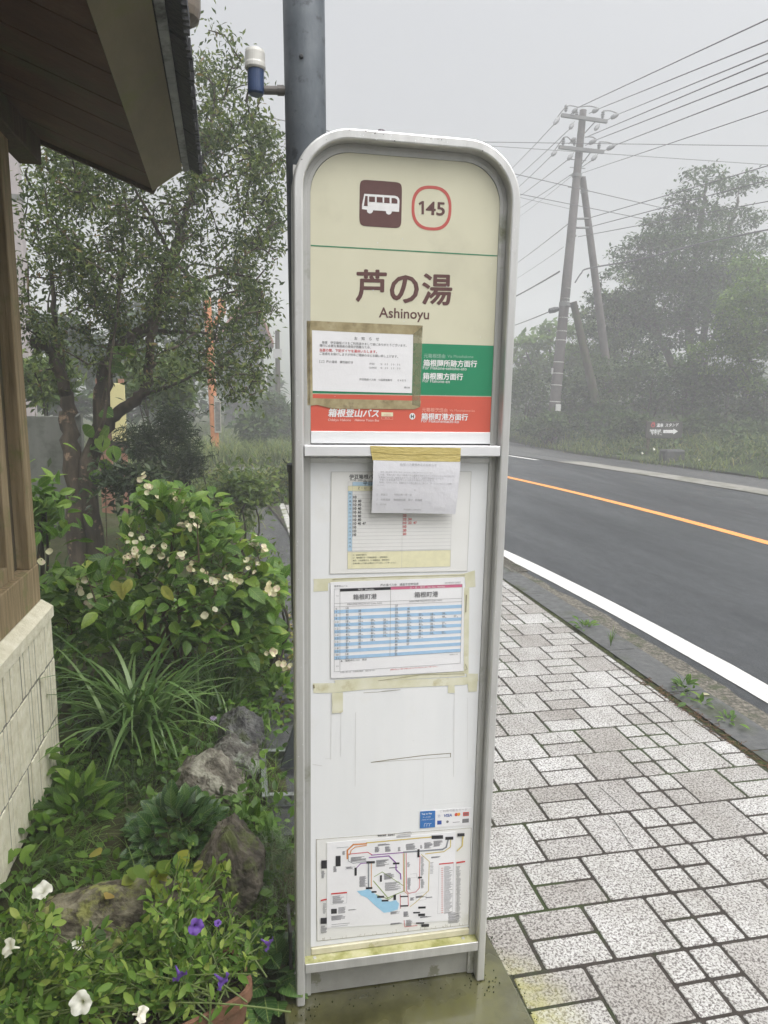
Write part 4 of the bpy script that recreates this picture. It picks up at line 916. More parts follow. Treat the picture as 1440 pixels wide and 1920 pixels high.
yp = atx(66, 980, PX)[1]
sl_ = MB(); zs0, zs1 = zt+.012, atx(70, 1058, PX)[2]; sl_.box((PX-.10, -1, zs0), (PX, yp+.004, zs1), bev=.003); sl_.build('sill', m_oldwood, hut)
zt2 = 2.46
po = MB(); po.box((PX-.10, yp-.088, zs1), (PX-.003, yp, zt2), bev=.003); po.build('post', m_oldwood, hut)
po = MB(); po.box((PX-.10, yp-.19, zs1), (PX-.045, yp-.088, zt2), bev=.002); po.build('post', m_dkwood, hut)  # recess beside the post; its shade is put into the dark timber colour
po = MB(); po.box((PX-.08, yp-.255, zs1), (PX-.022, yp-.192, zt2), bev=.002); po.build('window_stile', m_oldwood, hut)
po = MB(); po.box((PX-.08, -1, zs1), (PX-.024, yp-.257, zs1+.052), bev=.002); po.build('window_rail', m_oldwood, hut)
gl = MB(); gl.box((PX-.055, -1, zs1+.052), (PX-.050, yp-.257, zt2)); gl.build('window_glass', mat('dark_window_glass', (.02, .021, .02), rough=.08, spec=.6), hut)
iw = MB(); iw.box((-2.4, -1, -.1), (WX-.13, yp-.30, 2.75)); iw.build('rear_wall', m_dkwood, hut)
# eave: soffit boards rising inward, tilted fascia, tiles, rake board
def ev(px, py, z): p = gz(px, py, z); return p
E0 = gz(286, 355, 2.25); E1 = gz(164, 0, 2.25); ed = (E1-E0); ed /= ed[1]; ELEN = -4.2
def epos(y_off, dx, z): return np.array([E0[0]+ed[0]*y_off*-1*-1+dx, E0[1]+y_off, z])
def ecurve(dx, z): a = np.array([E0[0]+dx, E0[1], z]); b_ = a+ed*(-4.2); return a, b_
m_soff = mat('brown_soffit_boards', [(.3, (.075, .038, .022)), (.55, (.115, .058, .034)), (.7, (.145, .085, .05))], scale=4, rough=.7, bump=.2, bscale=40, stain=(.085, .075, .035), stain_scale=3.2, stain_lo=.5, stain_hi=.7)
m_fasc = mat('mossy_fascia_board', [(.3, (.12, .10, .055)), (.7, (.20, .17, .10))], scale=5, stretch=(1, .3, 1), rough=.75, bump=.2, bscale=40, stain=(.15, .15, .05), stain_scale=3, stain_lo=.5)
m_tile = mat('dark_roof_tile', [(.3, (.014, .015, .018)), (.7, (.035, .037, .042))], scale=18, rough=.6, bump=.5, bscale=60, stain=(.06, .065, .05), stain_scale=16, stain_lo=.62)
w0 = np.array([-.70, E0[1], atx(78, 262, -.70)[2]]); sl2 = (w0[2]-2.25)/(E0[0]-w0[0])
sf = MB(); nb = 22
for i in range(nb):
    ya, yb = E0[1]-.004-i*.2, E0[1]-(i+1)*.2+.003
    def at_(y, dx): x = E0[0]+ed[0]*(y-E0[1])+dx; return np.array([x, y, 2.25-dx*sl2])
    P = [at_(ya, 0), at_(yb, 0), at_(yb, -1.6), at_(ya, -1.6)]; sf.prism(P, (0, 0, .015))
sf.build('soffit', m_soff, hut)
fa = MB(); A0, A1 = ecurve(0, 2.244); B0, B1 = ecurve(.112, 2.325); fa.prism([A0, B0, B0+np.array([-.03, 0, .05]), A0+np.array([-.02, 0, .045])][::-1], A1-A0); fa.build('fascia', m_fasc, hut)
gt = MB(); A0, A1 = ecurve(.116, 2.322); gt.prism([A0, A0+np.array([.022, 0, .004]), A0+np.array([.022, 0, .03]), A0+np.array([0, 0, .03])][::-1], A1-A0); gt.build('drip_edge', mat('grey_metal_drip', [(.3, (.16, .165, .17)), (.7, (.30, .30, .30))], scale=9, rough=.5, metal=.3, stain=(.05, .05, .05), stain_scale=8), hut)
ti = MB(); rt = hut
for i in range(20):
    A0, A1 = ecurve(.10, 2.325); y0 = -.2125*i; a = A0+ed*y0; b_ = A0+ed*(y0-.2125)
    h_ = rng.normal(scale=.003)
    ti.prism([a+np.array([.078, 0, -.012+h_]), a+np.array([.082, 0, .012+h_]), a+np.array([0, 0, .075]), a+np.array([-1.7, 0, .075+1.7*sl2]), a+np.array([-1.7, 0, .045+1.7*sl2]), a+np.array([0, 0, .034])], (b_-a)*.985+np.array([0, 0, rng.normal(scale=.002)]))
    for q in range(6): 
        c = a+(b_-a)*rng.uniform(); ti.box(c+np.array([.074, -.006, -.016]), c+np.array([.086+rng.uniform(0, .003), .008, .012]))
ti.build('roof_tiles', m_tile, hut)
rk = MB(); a = np.array([E0[0], E0[1]+.002, 2.236]); rk.prism([a+np.array([.0, 0, 0]), a+np.array([-1.7, 0, 1.7*sl2]), a+np.array([-1.7, 0, .13+1.7*sl2]), a+np.array([.06, 0, .10])], (0, .022, 0)); rk.build('rake_board', m_dkwood, hut)
bm = MB(); a = at_(E0[1]-.02, -.385); bm.box((-.78, -1.2, 2.30), (-.70, E0[1]-.02, 2.39), bev=.004); bm.build('wall_plate', m_dkwood, hut)
hd = aty(335, 8, 1.95); hb_ = MB(); hb_.lathe(hd+np.array([0, 0, -.045]), [(.030, 0), (.048, .012), (.052, .03), (.054, .14)], 18); hb_.build('rain_hopper', mat('brown_plastic_hopper', [(.3, (.14, .115, .09)), (.7, (.20, .165, .13))], scale=9, rough=.5, stain=(.09, .08, .05), stain_scale=20), hut, smooth=False)

# ================================================================== GARDEN
m_rock = lambda nm, a, b_, lich: mat(nm, [(.28, tuple(.4*v for v in a)), (.45, a), (.6, b_), (.72, tuple(1.5*v for v in b_))], scale=16, detail=8, rough=.9, bump=1.0, bscale=34, stain=lich, stain_scale=13, stain_lo=.50, stain_hi=.60)
from mathutils import noise as mnoise
def blob(mb, c, r, seed, sub=60, rough_=1.):
    """angular weathered stone"""
    rr = np.random.default_rng(seed); nlat, nlon = sub, int(sub*1.6); V = []
    dirs = rr.normal(size=(11, 3)); dirs /= np.linalg.norm(dirs, axis=1)[:, None]; dist = rr.uniform(.62, .95, 11)
    ph = rr.uniform(0, 6, 12); fr = rr.uniform(4, 17, 12); wv = rr.normal(size=(12, 3))
    for i in range(nlat+1):
        th = PI*i/nlat
        for j in range(nlon):
            a = 2*PI*j/nlon; d = np.array([math.sin(th)*math.cos(a), math.sin(th)*math.sin(a), math.cos(th)])
            dt = dirs @ d; q = np.where(dt > .05, dist/np.maximum(dt, .05), 9); k_ = min(1, q.min())
            k_ = .72*k_+.28*min(1, np.sort(q)[:2].mean())
            k_ += .016*sum(math.sin(f*(w_ @ d)+p) for f, w_, p in zip(fr*.5, wv, ph))
            if sub > 20:
                q_ = Vector(tuple(d*1.9+seed)); k_ += .07*mnoise.fractal(q_, .9, 2.1, 5)+.035*mnoise.fractal(q_*5, .8, 2.1, 4)-.05*max(0, mnoise.noise(q_*7)-.25)
            V.append(np.array(c)+d*np.array(r)*k_)
    n = nlon; Fs = [(i*n+j, (i+1)*n+j, (i+1)*n+(j+1) % n, i*n+(j+1) % n) for i in range(nlat) for j in range(n)]
    mb.add(V, Fs)
rk_specs = [((450, 1405), (.10, .15, .16), .02, 5, 'dark grey wet boulder at the far end of the garden edge', ((.05, .05, .05), (.11, .11, .105), (.05, .06, .03))),
            ((432, 1440), (.125, .13, .11), .03, 8, 'rounded grey boulder with pale lichen rim under the purple daisy', ((.075, .07, .06), (.15, .145, .125), (.22, .24, .20))),
            ((402, 1490), (.135, .135, .12), .06, 12, 'pitted pale lichen-covered boulder beside the dark rosette leaves', ((.10, .09, .07), (.19, .175, .14), (.27, .265, .21))),
            ((422, 1690), (.115, .16, .20), .07, 17, 'tall brown angular boulder standing by the terracotta planter', ((.07, .06, .045), (.15, .13, .10), (.12, .14, .05))),
            ((215, 1765), (.23, .11, .135), .05, 33, 'long low mossy stone lying across the bed behind the petunias', ((.07, .06, .04), (.19, .175, .12), (.24, .25, .08)))]
for (px, r_, zc, sd, lab, (ca, cb, cl)) in rk_specs:
    c = gz(px[0], px[1], .0); mb = MB(); blob(mb, c+np.array([0, 0, zc-.02]), np.array(r_)*1.08, sd)
    o = mb.build('boulder', m_rock('stone', ca, cb, cl), origin=c, smooth=False); tag(o, lab, 'boulder', 'boulders edging the garden bed')

# ---- hydrangea
m_hyd = leafmat('hydrangea_leaf', [(0, (.035, .095, .010)), (.35, (.068, .16, .016)), (.7, (.115, .225, .026)), (.95, (.19, .29, .04)), (1, (.30, .36, .06))], trans=.3, rough=.42, spec=.4, veins=1)
m_stem = mat('brown_stem', [(.3, (.05, .035, .02)), (.7, (.10, .075, .04))], scale=30, rough=.85)
m_fl = leafmat('hydrangea_petal', [(0, (.56, .52, .34)), (.5, (.68, .66, .46)), (.85, (.72, .66, .50)), (1, (.64, .48, .42))], trans=.3, rough=.7, tcol=1.0)
m_bud = mat('dry_brown_floret', [(.3, (.10, .06, .025)), (.7, (.20, .14, .05))], scale=50, rough=.9)
hroot = np.array([-.42, 3.55, .0])
hy = thing('hydrangea', 'broad hydrangea bush with big green leaves and fading cream lacecap flowers', 'shrub', hroot)
def leaf_pix(regs, n, ydepth, zmin=.02):
    out = []
    while len(out) < n:
        cx, cy_, rx, ry, d0, d1 = regs[rng.integers(len(regs))]
        a = rng.uniform(0, 2*PI); r_ = math.sqrt(rng.uniform()); px, py = cx+rx*r_*math.cos(a), cy_+ry*r_*math.sin(a)
        p = aty(px, py, rng.uniform(d0, d1)); 
        if p[2] > zmin: out.append(p)
    return np.array(out)
hreg = [(315, 985, 95, 78, 3.25, 4.2), (320, 980, 90, 75, 3.2, 4.1), (250, 1085, 140, 70, 3.0, 3.9), (330, 1080, 150, 90, 3.0, 3.9), (430, 1060, 95, 70, 3.2, 3.9), (150, 1150, 75, 90, 2.95, 3.6), (300, 1170, 170, 60, 2.9, 3.5), (440, 1150, 80, 60, 3.0, 3.5), (115, 1110, 40, 50, 3.1, 3.6), (480, 1180, 55, 70, 3.0, 3.4), (500, 1100, 35, 40, 3.2, 3.5), (300, 930, 50, 30, 3.6, 4.1), (390, 990, 60, 70, 3.4, 4.0)]
P = leaf_pix(hreg, 2300, None)
mb = MB(); tg = P[rng.choice(len(P), 60)]
limbs = []
for a in range(9):
    th = rng.uniform(0, 2*PI); t = tg[a]; b0 = hroot+np.array([.10*math.cos(th), .10*math.sin(th), 0]); limbs.append(([b0, b0+(t-b0)*.45+np.array([0, 0, .18]), t], .010, .004))
tw = grow(mb, limbs, P[rng.choice(len(P), 170, replace=False)], r_tw=.004, seg=.08); mb.build('stems', m_stem, hy)
D = P-hroot-np.array([0, 0, .25]); D /= np.linalg.norm(D, axis=1)[:, None]; D = D*.75+unit(len(P))*.65; D[:, 2] -= .05
D[:, 1] -= .15
Ls = rng.uniform(.04, .105, len(P)); Nn = unit(len(P))*.45+np.array([0, -.25, .8])
mb = MB(); mb.inst(BIG, P-D*.06, D, Nn, Ls, Ls*rng.uniform(.46, .60, len(P))); mb.build('foliage', m_hyd, hy, smooth=True)
PET = ([(0, 0, 0), (.3, -.45, .06), (.75, -.52, .10), (1, 0, .05), (.75, .52, .10), (.3, .45, .06)], [(0, 1, 2, 3), (0, 3, 4, 5)])
heads = [(268, 895), (280, 920), (300, 925), (318, 925), (332, 938), (336, 945), (345, 985), (358, 975), (370, 975), (362, 985), (236, 993), (228, 1012), (262, 1012), (248, 1030), (236, 1045), (252, 1045), (285, 1028), (302, 1034), (325, 1046), (342, 1040), (357, 1062), (385, 1075), (395, 1090), (404, 1086), (427, 1070), (442, 1083), (150, 1090), (147, 1110), (165, 1130), (174, 1122), (195, 1178), (478, 1020), (490, 1035), (472, 1065), (484, 1078), (505, 1098), (520, 1110), (75, 1048), (508, 1225), (530, 1238), (540, 1248), (395, 1148), (416, 1165), (463, 1055)]
for (px, py) in heads:
    c = aty(px, py, rng.uniform(2.95, 3.25) if py > 1000 else rng.uniform(3.2, 3.6)); mb = MB(); nf = rng.integers(2, 5)
    for f in range(nf):
        o = c+rng.normal(scale=.014, size=3); ax_ = np.array([rng.normal()*.6, -.75, .55+rng.normal()*.4]); ax_ /= np.linalg.norm(ax_)
        u_ = np.cross(ax_, [0, 0, 1.]); u_ /= np.linalg.norm(u_); v_ = np.cross(ax_, u_); t0 = rng.uniform(0, PI); npt = 4
        Dp = np.array([u_*math.cos(t0+k*PI/2)+v_*math.sin(t0+k*PI/2)+ax_*.25 for k in range(npt)])
        s_ = rng.uniform(.011, .019); mb.inst(PET, np.repeat(o[None], npt, 0), Dp, np.repeat(ax_[None], npt, 0), s_, s_*1.05)
    fh = mb.build('flower_head', m_fl, hy)
    mb = MB()
    for f in range(7): q = c+rng.normal(scale=.014, size=3)+np.array([0, .004, -.004]); mb.lathe(q, [(.0008, 0), (.0028, .002), (.002, .005)], 6)
    d_ = mb.build('florets', m_bud, fh); d_['kind'] = 'stuff'
# pale yellowing leaves low in the bush
mb = MB()
for (px, py) in ((245, 1095), (210, 1100), (228, 1102), (304, 1108)):
    p = aty(px, py-10, 2.95); mb.inst(BIG, [p], [[rng.normal()*.6, -.3, -.8]], [[rng.normal()*.4, -1, .4]], rng.uniform(.05, .08), rng.uniform(.03, .05))
mb.build('yellowing_leaves', leafmat('yellowing_leaf', [(0, (.34, .36, .07)), (1, (.44, .42, .12))], veins=1), hy, smooth=True)

# ---- strap-leaved clump and other bed plants
def clump(name, label, cat, root, n, L, reach, rise, drop, wd, m, spread=.05, k=8, group=None, ang=None):
    t = thing(name, label, cat, root, group)
    th = rng.uniform(*(ang or (0, 2*PI)), n); P0 = np.array(root)+np.stack([rng.normal(scale=spread, size=n), rng.normal(scale=spread, size=n), np.zeros(n)], 1)
    mb = MB(); mb.ribbons(P0, np.stack([np.cos(th), np.sin(th), 0*th], 1), rng.uniform(*L, n), rng.uniform(*reach, n), rng.uniform(*rise, n), rng.uniform(*drop, n), rng.uniform(*wd, n), k); mb.build('leaves', m, t, smooth=True); return t
m_strap = leafmat('strap_leaf', [(0, (.06, .13, .03)), (.5, (.115, .21, .06)), (1, (.20, .30, .11))], trans=.25, rough=.35, spec=.5)
clump('strap_leaf_clump', 'large clump of arching strap-shaped leaves beside the hut wall', 'plant', gz(262, 1400, .03), 150, (.45, .90), (.35, .8), (.6, 1.0), (.25, .7), (.015, .026), m_strap, .045)
clump('strap_leaf_clump', 'upright narrow strap leaves rising between the hydrangea and the dark boulder', 'plant', gz(400, 1330, .02), 110, (.22, .46), (.2, .6), (.7, 1.0), (.2, .5), (.009, .016), m_strap, .075)
m_fine = leafmat('fine_grass', [(0, (.06, .12, .02)), (.6, (.11, .20, .04)), (1, (.19, .28, .08))], trans=.3)
clump('grass_tuft', 'tuft of fine arching grass at the foot of the hut wall', 'grass tuft', gz(85, 1640, .02), 85, (.16, .34), (.4, .9), (.4, .8), (.3, .6), (.002, .004), m_fine, .03, ang=(-.6, 1.2))
# dark rosette
m_ros = leafmat('dark_glossy_leaf', [(0, (.02, .065, .014)), (.5, (.038, .11, .024)), (1, (.075, .16, .036))], trans=.15, rough=.32, spec=.5, veins=1)
def leafy(name, label, cat, root, P, tpl, L, wr, m, up=.55, out=.7, drp=0., part='leaves', group=None, rnd=.4):
    t = thing(name, label, cat, root, group); D = P-np.array(root); D[:, 2] *= .4; D /= np.linalg.norm(D, axis=1)[:, None]+1e-6; D = D*out+unit(len(P))*rnd; D[:, 2] += up-.6+drp
    Ls = rng.uniform(L[0], L[1], len(P)); Nn = np.array([0, -.25, .9])+unit(len(P))*.35; mb = MB(); mb.inst(tpl, P, D, Nn, Ls, Ls*wr); mb.build(part, m, t, smooth=True); return t
def mound(px, py, rx, ry, n, h):
    c = gz(px, py, 0.); a = rng.uniform(0, 2*PI, n); r_ = np.sqrt(rng.uniform(0, 1, n))
    P = np.stack([c[0]+rx*r_*np.cos(a), c[1]+ry*r_*np.sin(a), .03+h*(1-r_**2)*rng.uniform(.35, 1, n)], 1); return c, P
c, P = mound(330, 1590, .15, .15, 170, .13)
leafy('rosette_plant', 'low dark green rosette of glossy spoon-shaped leaves left of the pitted boulder', 'plant', c, P, BIG, (.045, .075), .62, m_ros, up=.75)
m_feath = leafmat('feathery_foliage', [(0, (.045, .075, .035)), (1, (.10, .15, .075))], trans=.2)
c, P = mound(250, 1500, .20, .16, 520, .13)
t = thing('feathery_plant', 'grey-green feathery mound in front of the strap leaves', 'plant', c); th = rng.uniform(0, 2*PI, 520)
mb = MB(); mb.ribbons(P*np.array([1, 1, .6]), np.stack([np.cos(th), np.sin(th), 0*th], 1), rng.uniform(.05, .11, 520), rng.uniform(.4, .9, 520), rng.uniform(.4, 1, 520), rng.uniform(.2, .6, 520), rng.uniform(.0012, .0022, 520), 5); mb.build('fronds', m_feath, t)
c, P = mound(520, 1660, .07, .20, 620, .10)
t = thing('feathery_plant', 'pale blue-green feathery fronds squeezed between the tall boulder and the sign', 'plant', c); th = rng.uniform(0, 2*PI, 620)
mb = MB(); mb.ribbons(P, np.stack([np.cos(th), np.sin(th), 0*th], 1), rng.uniform(.05, .10, 620), rng.uniform(.4, .9, 620), rng.uniform(.4, 1, 620), rng.uniform(.2, .6, 620), rng.uniform(.0012, .0022, 620), 5); mb.build('fronds', leafmat('pale_fronds', [(0, (.10, .15, .08)), (1, (.22, .28, .17))], trans=.2), t)
m_bright = leafmat('bright_green_leaf', [(0, (.055, .13, .018)), (.6, (.11, .23, .03)), (1, (.20, .31, .05))], trans=.35, veins=1)
c = gz(115, 1480, .02); P = []; Dd = []
t = thing('leafy_shoot', 'leafy shoot with a small white flower pressed against the corner of the block wall', 'plant', c)
mb = MB(); st0 = c; stp = aty(120, 1400, c[1]-.05)
mb.tube([st0, (st0+stp)/2+np.array([.01, 0, 0]), stp], .003, 6); mb.build('stem', m_bright, t)
for k in range(14):
    f = k/13; q = st0+(stp-st0)*f; a = k*2.4; P.append(q); Dd.append([math.cos(a), math.sin(a)-.2, .35])
mb = MB(); mb.inst(BIG, np.array(P), np.array(Dd), np.repeat([[0, -.3, 1.]], 14, 0), .085, .034); mb.build('leaves', m_bright, t, smooth=True)
c, P = mound(150, 1555, .10, .10, 60, .16); leafy('leafy_shoot', 'cluster of pointed bright green shoots behind the grass tuft', 'plant', c, P, BIG, (.05, .09), .42, m_bright, up=.7)
m_round = leafmat('round_yellow_green_leaf', [(0, (.11, .19, .025)), (.6, (.22, .30, .04)), (.9, (.36, .38, .06)), (1, (.40, .28, .09))], trans=.35)
c = gz(320, 1700, .05); P = np.stack([c[0]+rng.normal(scale=.065, size=46), c[1]-.03+rng.normal(scale=.03, size=46), .16+rng.normal(scale=.035, size=46)], 1)
leafy('creeping_plant', 'round yellow-green leaves trailing over the end of the long mossy stone', 'plant', c, P, OVAL, (.032, .046), .98, m_round, up=.6, rnd=.5)
# petunias in terracotta planters
m_terra = mat('terracotta', [(.3, (.13, .062, .035)), (.7, (.22, .115, .068))], scale=18, rough=.85, bump=.4, bscale=90, stain=(.12, .07, .035), stain_scale=7, stain_lo=.55)
m_pot_soil = mat('potting_soil', [(.3, (.02, .014, .008)), (.7, (.05, .038, .022))], scale=50, rough=1, bump=1, bscale=80)
def planter(label, c, lx, ly, h, rz):
    t = thing('terracotta_planter', label, 'planter', c, 'terracotta planters in the bed'); ca, sa = math.cos(rz), math.sin(rz)
    def rr(hx, hy, z, k=28):
        out = []
        for i in range(k):
            a = 2*PI*i/k; x = hx*math.copysign(abs(math.cos(a))**.42, math.cos(a)); y = hy*math.copysign(abs(math.sin(a))**.42, math.sin(a)); out.append((c[0]+x*ca-y*sa, c[1]+x*sa+y*ca, z))
        return out
    rings = [rr(lx*.82, ly*.8, c[2]), rr(lx*.95, ly*.94, c[2]+h*.8), rr(lx, ly, c[2]+h*.82), rr(lx, ly, c[2]+h), rr(lx*.93, ly*.9, c[2]+h), rr(lx*.90, ly*.86, c[2]+h*.7)]
    mb = MB(); V = [p for r_ in rings for p in r_]; k = 28
    mb.add(V, [(i*k+j, i*k+(j+1) % k, (i+1)*k+(j+1) % k, (i+1)*k+j) for i in range(5) for j in range(k)]+[tuple(range(k))[::-1]]); mb.build('pot', m_terra, t)
    mb = MB(); mb.add(rr(lx*.91, ly*.87, c[2]+h*.78), [tuple(range(k))]); mb.build('soil', m_pot_soil, t); return t
pr = gz(455, 1862, .165); pc = np.array([-.165, 1.395, .0])
planter('terracotta trough right of the white petunia with its rim showing beside the sign', pc, .165, .085, .17, -.75+PI/2-.45)
pc2 = np.array([-.50, 1.43, .0]); planter('terracotta trough almost buried in petunias at the bottom left corner', pc2, .17, .085, .14, .25)
m_pet = leafmat('petunia_leaf', [(0, (.045, .11, .014)), (.4, (.11, .21, .03)), (.8, (.20, .31, .055)), (1, (.33, .40, .10))], trans=.35, rough=.6)
m_petst = mat('petunia_stem', [(.3, (.08, .12, .03)), (.7, (.13, .17, .05))], scale=30)
m_pw_ = leafmat('white_petal', [(0, (.78, .77, .73)), (1, (.86, .85, .82))], trans=.3, tcol=1.0); m_pp = leafmat('purple_petal', [(0, (.12, .055, .34)), (1, (.20, .10, .46))], trans=.3, tcol=1.0)
def trumpet(mb, c, ax_, r_, ln):
    ax_ = np.array(ax_, float); ax_ /= np.linalg.norm(ax_); u_ = np.cross(ax_, [.3, .2, 1.]); u_ /= np.linalg.norm(u_); v_ = np.cross(ax_, u_); k = 40; V = []
    prof = [(.10, -1), (.16, -.55), (.30, -.2), (.62, -.03), (1, .0)]; ph_ = rng.uniform(0, 6, 3)
    for i, (q, z) in enumerate(prof):
        for j in range(k):
            a = 2*PI*j/k; lob = 1+(.12*abs(math.cos(2.5*a+ph_[0]))-.06+.05*math.sin(3*a+ph_[1]) if i >= 3 else 0); V.append(np.array(c)+ax_*(z*ln+(r_*(.16*math.sin(5*a+ph_[2])+.08*math.sin(9*a+ph_[1])-.12) if i == 4 else 0))+(u_*math.cos(a)+v_*math.sin(a))*r_*q*lob)
    mb.add(V, [(i*k+j, i*k+(j+1) % k, (i+1)*k+(j+1) % k, (i+1)*k+j) for i in range(4) for j in range(k)]+[tuple(range(k))])
def petunia(label, root, regs, nst, fl, per=19):
    t = thing('petunia', label, 'plant', root, 'petunias in the planters'); tips = leaf_pix(regs, nst, None, .04); mb = MB(); tw = []
    for tpp in tips:
        b0 = np.array(root)+np.array([rng.normal(scale=.09), rng.normal(scale=.04), .12]); b0[2] = min(b0[2], tpp[2]+.02); m_ = (b0+tpp)/2+np.array([0, 0, .04]); u_ = np.linspace(0, 1, 8)[:, None]; Q = (1-u_)**2*b0+2*u_*(1-u_)*m_+u_*u_*tpp; mb.tube(Q, np.linspace(.0022, .0012, 8), 5, cap=False); tw.append(Q)
    mb.build('stems', m_petst, t)
    mb = MB(); leaf_on(mb, tw, per, OVAL, (.013, .036), .44, spread=.009, start=.25, droop=.15, flat=.5, along=.5); mb.build('foliage', m_pet, t, smooth=True)
    for kind, px, py, Y, ax_, r_ in fl:
        mb = MB(); trumpet(mb, aty(px, py, Y), ax_, r_, r_*1.5); mb.build('white_flower' if kind == 'w' else 'purple_flower', m_pw_ if kind == 'w' else m_pp, t, smooth=True)
petunia('petunias with white trumpet flowers spilling over the bottom left corner', pc2+np.array([0, 0, .02]), [(60, 1830, 110, 90, 1.38, 1.6), (140, 1790, 120, 70, 1.4, 1.62), (60, 1750, 70, 60, 1.5, 1.7), (130, 1890, 160, 40, 1.25, 1.45), (200, 1850, 90, 60, 1.35, 1.5)], 120,
        [('w', 150, 1882, 1.27, (-.15, -.8, .5), .021), ('w', 78, 1668, 1.52, (-.1, -.35, 1), .021), ('w', 14, 1776, 1.40, (-.7, -.5, .6), .018), ('w', 268, 1902, 1.26, (.8, -.4, .25), .016), ('w', 145, 1770, 1.5, (.3, -.2, .7), .012)])
petunia('petunias with purple trumpet flowers around the right-hand trough', pc+np.array([0, 0, .04]), [(330, 1800, 110, 80, 1.4, 1.62), (400, 1840, 90, 60, 1.36, 1.5), (360, 1650, 70, 70, 1.62, 1.72), (290, 1760, 90, 70, 1.45, 1.62), (380, 1700, 50, 60, 1.55, 1.66), (480, 1770, 50, 60, 1.48, 1.6), (250, 1870, 110, 50, 1.3, 1.45)], 130,
        [('p', 368, 1738, 1.40, (.25, -.6, .2), .017), ('p', 338, 1832, 1.30, (.3, -.5, -.35), .016), ('p', 420, 1842, 1.30, (.6, -.5, -.25), .018), ('p', 506, 1772, 1.40, (.7, -.4, -.3), .016), ('p', 408, 1730, 1.42, (.0, -.3, .8), .008)])
c, P = mound(505, 1845, .045, .10, 36, .10); leafy('broad_leaf_plant', 'dark ribbed broad leaves between the trough and the foot of the sign', 'plant', c, P, BIG, (.05, .085), .8, leafmat('ribbed_leaf', [(0, (.02, .06, .014)), (1, (.06, .13, .03))], trans=.2, rough=.4, veins=1), up=.7)
c, P = mound(500, 1620, .04, .16, 90, .09); leafy('weeds', 'small bright weeds along the right foot of the boulders', 'weeds', c, P, BIG, (.025, .045), .55, m_bright, up=.7)
for (px, py, n, hh, lab) in ((505, 1230, 150, .22, 'bright leafy weeds filling the gap between the hydrangea and the sign'), (520, 1330, 120, .16, 'low bright weeds between the dark boulder and the steel tray'), (480, 1290, 90, .16, 'small-leaved weeds behind the dark grey boulder'), (470, 1580, 60, .08, 'yellow-green weeds growing between the pitted and tall boulders')):
    c, P = mound(px, py, .09 if py < 1500 else .05, .12, n, hh); leafy('leafy_weeds', lab, 'weeds', c, P, BIG, (.03, .065), .5, m_bright, up=.6)
# purple daisy over the boulder
c = gz(345, 1470, .05); dz_ = aty(400, 1345, c[1]-.05); t = thing('wild_daisy', 'single pale purple daisy leaning over the rounded boulder on a thin stem', 'flower', c)
u_ = np.linspace(0, 1, 8)[:, None]; mb = MB(); mb.tube((1-u_)**2*c+2*u_*(1-u_)*((c+dz_)/2+np.array([-.01, 0, .07]))+u_*u_*dz_, .0012, 5); mb.build('stem', m_petst, t)
mb = MB(); a = np.arange(12)*2*PI/12; mb.inst(DIAM, np.repeat(dz_[None], 12, 0), np.stack([np.cos(a), -.5+0*a, np.sin(a)*.7], 1), np.repeat([[.3, -1, .4]], 12, 0), .015, .005); mb.build('petals', leafmat('daisy_petal', [(0, (.45, .36, .66)), (1, (.58, .50, .75))], tcol=1.), t)
# purple spikes among the weeds
mb = MB(); c = aty(446, 1018, 3.9); rt_ = np.array([c[0], c[1], 0]); t = thing('purple_flower_spike', 'small pinkish purple flower spike above the right side of the hydrangea', 'flower', rt_)
mb.tube([rt_, c+np.array([0, 0, -.03])], .002, 5); mb.build('stem', m_petst, t); mb = MB(); P = c+np.stack([rng.normal(scale=.010, size=40), rng.normal(scale=.010, size=40), rng.uniform(-.035, .035, 40)], 1); mb.inst(DIAM, P, unit(40), unit(40), .018, .011); mb.build('florets', leafmat('pink_floret', [(0, (.45, .22, .45)), (1, (.58, .36, .58))], tcol=1.), t)
# ground cover
m_cov = leafmat('ground_cover_leaf', [(0, (.035, .085, .010)), (.5, (.07, .15, .018)), (1, (.13, .23, .035))], trans=.25)
n = 15000; P = np.stack([rng.uniform(-2.2, .16, n), rng.uniform(1.55, 5.2, n), np.zeros(n)], 1); P = P[(P[:, 0] > -.72) | (P[:, 1] > 2.75)]; P = P[(P[:, 0] < .0) | (rng.uniform(size=len(P)) < .35) | (P[:, 1] > 2.9)]; P[:, 2] = .03+rng.uniform(0, .10, len(P))*(.5+.5*np.sin(P[:, 0]*11+P[:, 1]*7))
mb = MB(); Ls = rng.uniform(.02, .05, len(P)); mb.inst(OVAL, P, unit(len(P), .3), np.array([0, -.2, 1.])+unit(len(P))*.5, Ls, Ls*.6); o = struct(mb.build('ground_cover', m_cov, smooth=True), 'stuff')
n = 4200; P0 = np.stack([rng.uniform(-.68, .12, n), rng.uniform(1.6, 3.6, n), np.full(n, .02)], 1); th = rng.uniform(0, 2*PI, n)
mb = MB(); mb.ribbons(P0, np.stack([np.cos(th), np.sin(th), 0*th], 1), rng.uniform(.05, .19, n), rng.uniform(.3, .9, n), rng.uniform(.5, 1, n), rng.uniform(.2, .6, n), rng.uniform(.0018, .0045, n), 5); struct(mb.build('bed_grass', m_fine), 'stuff')
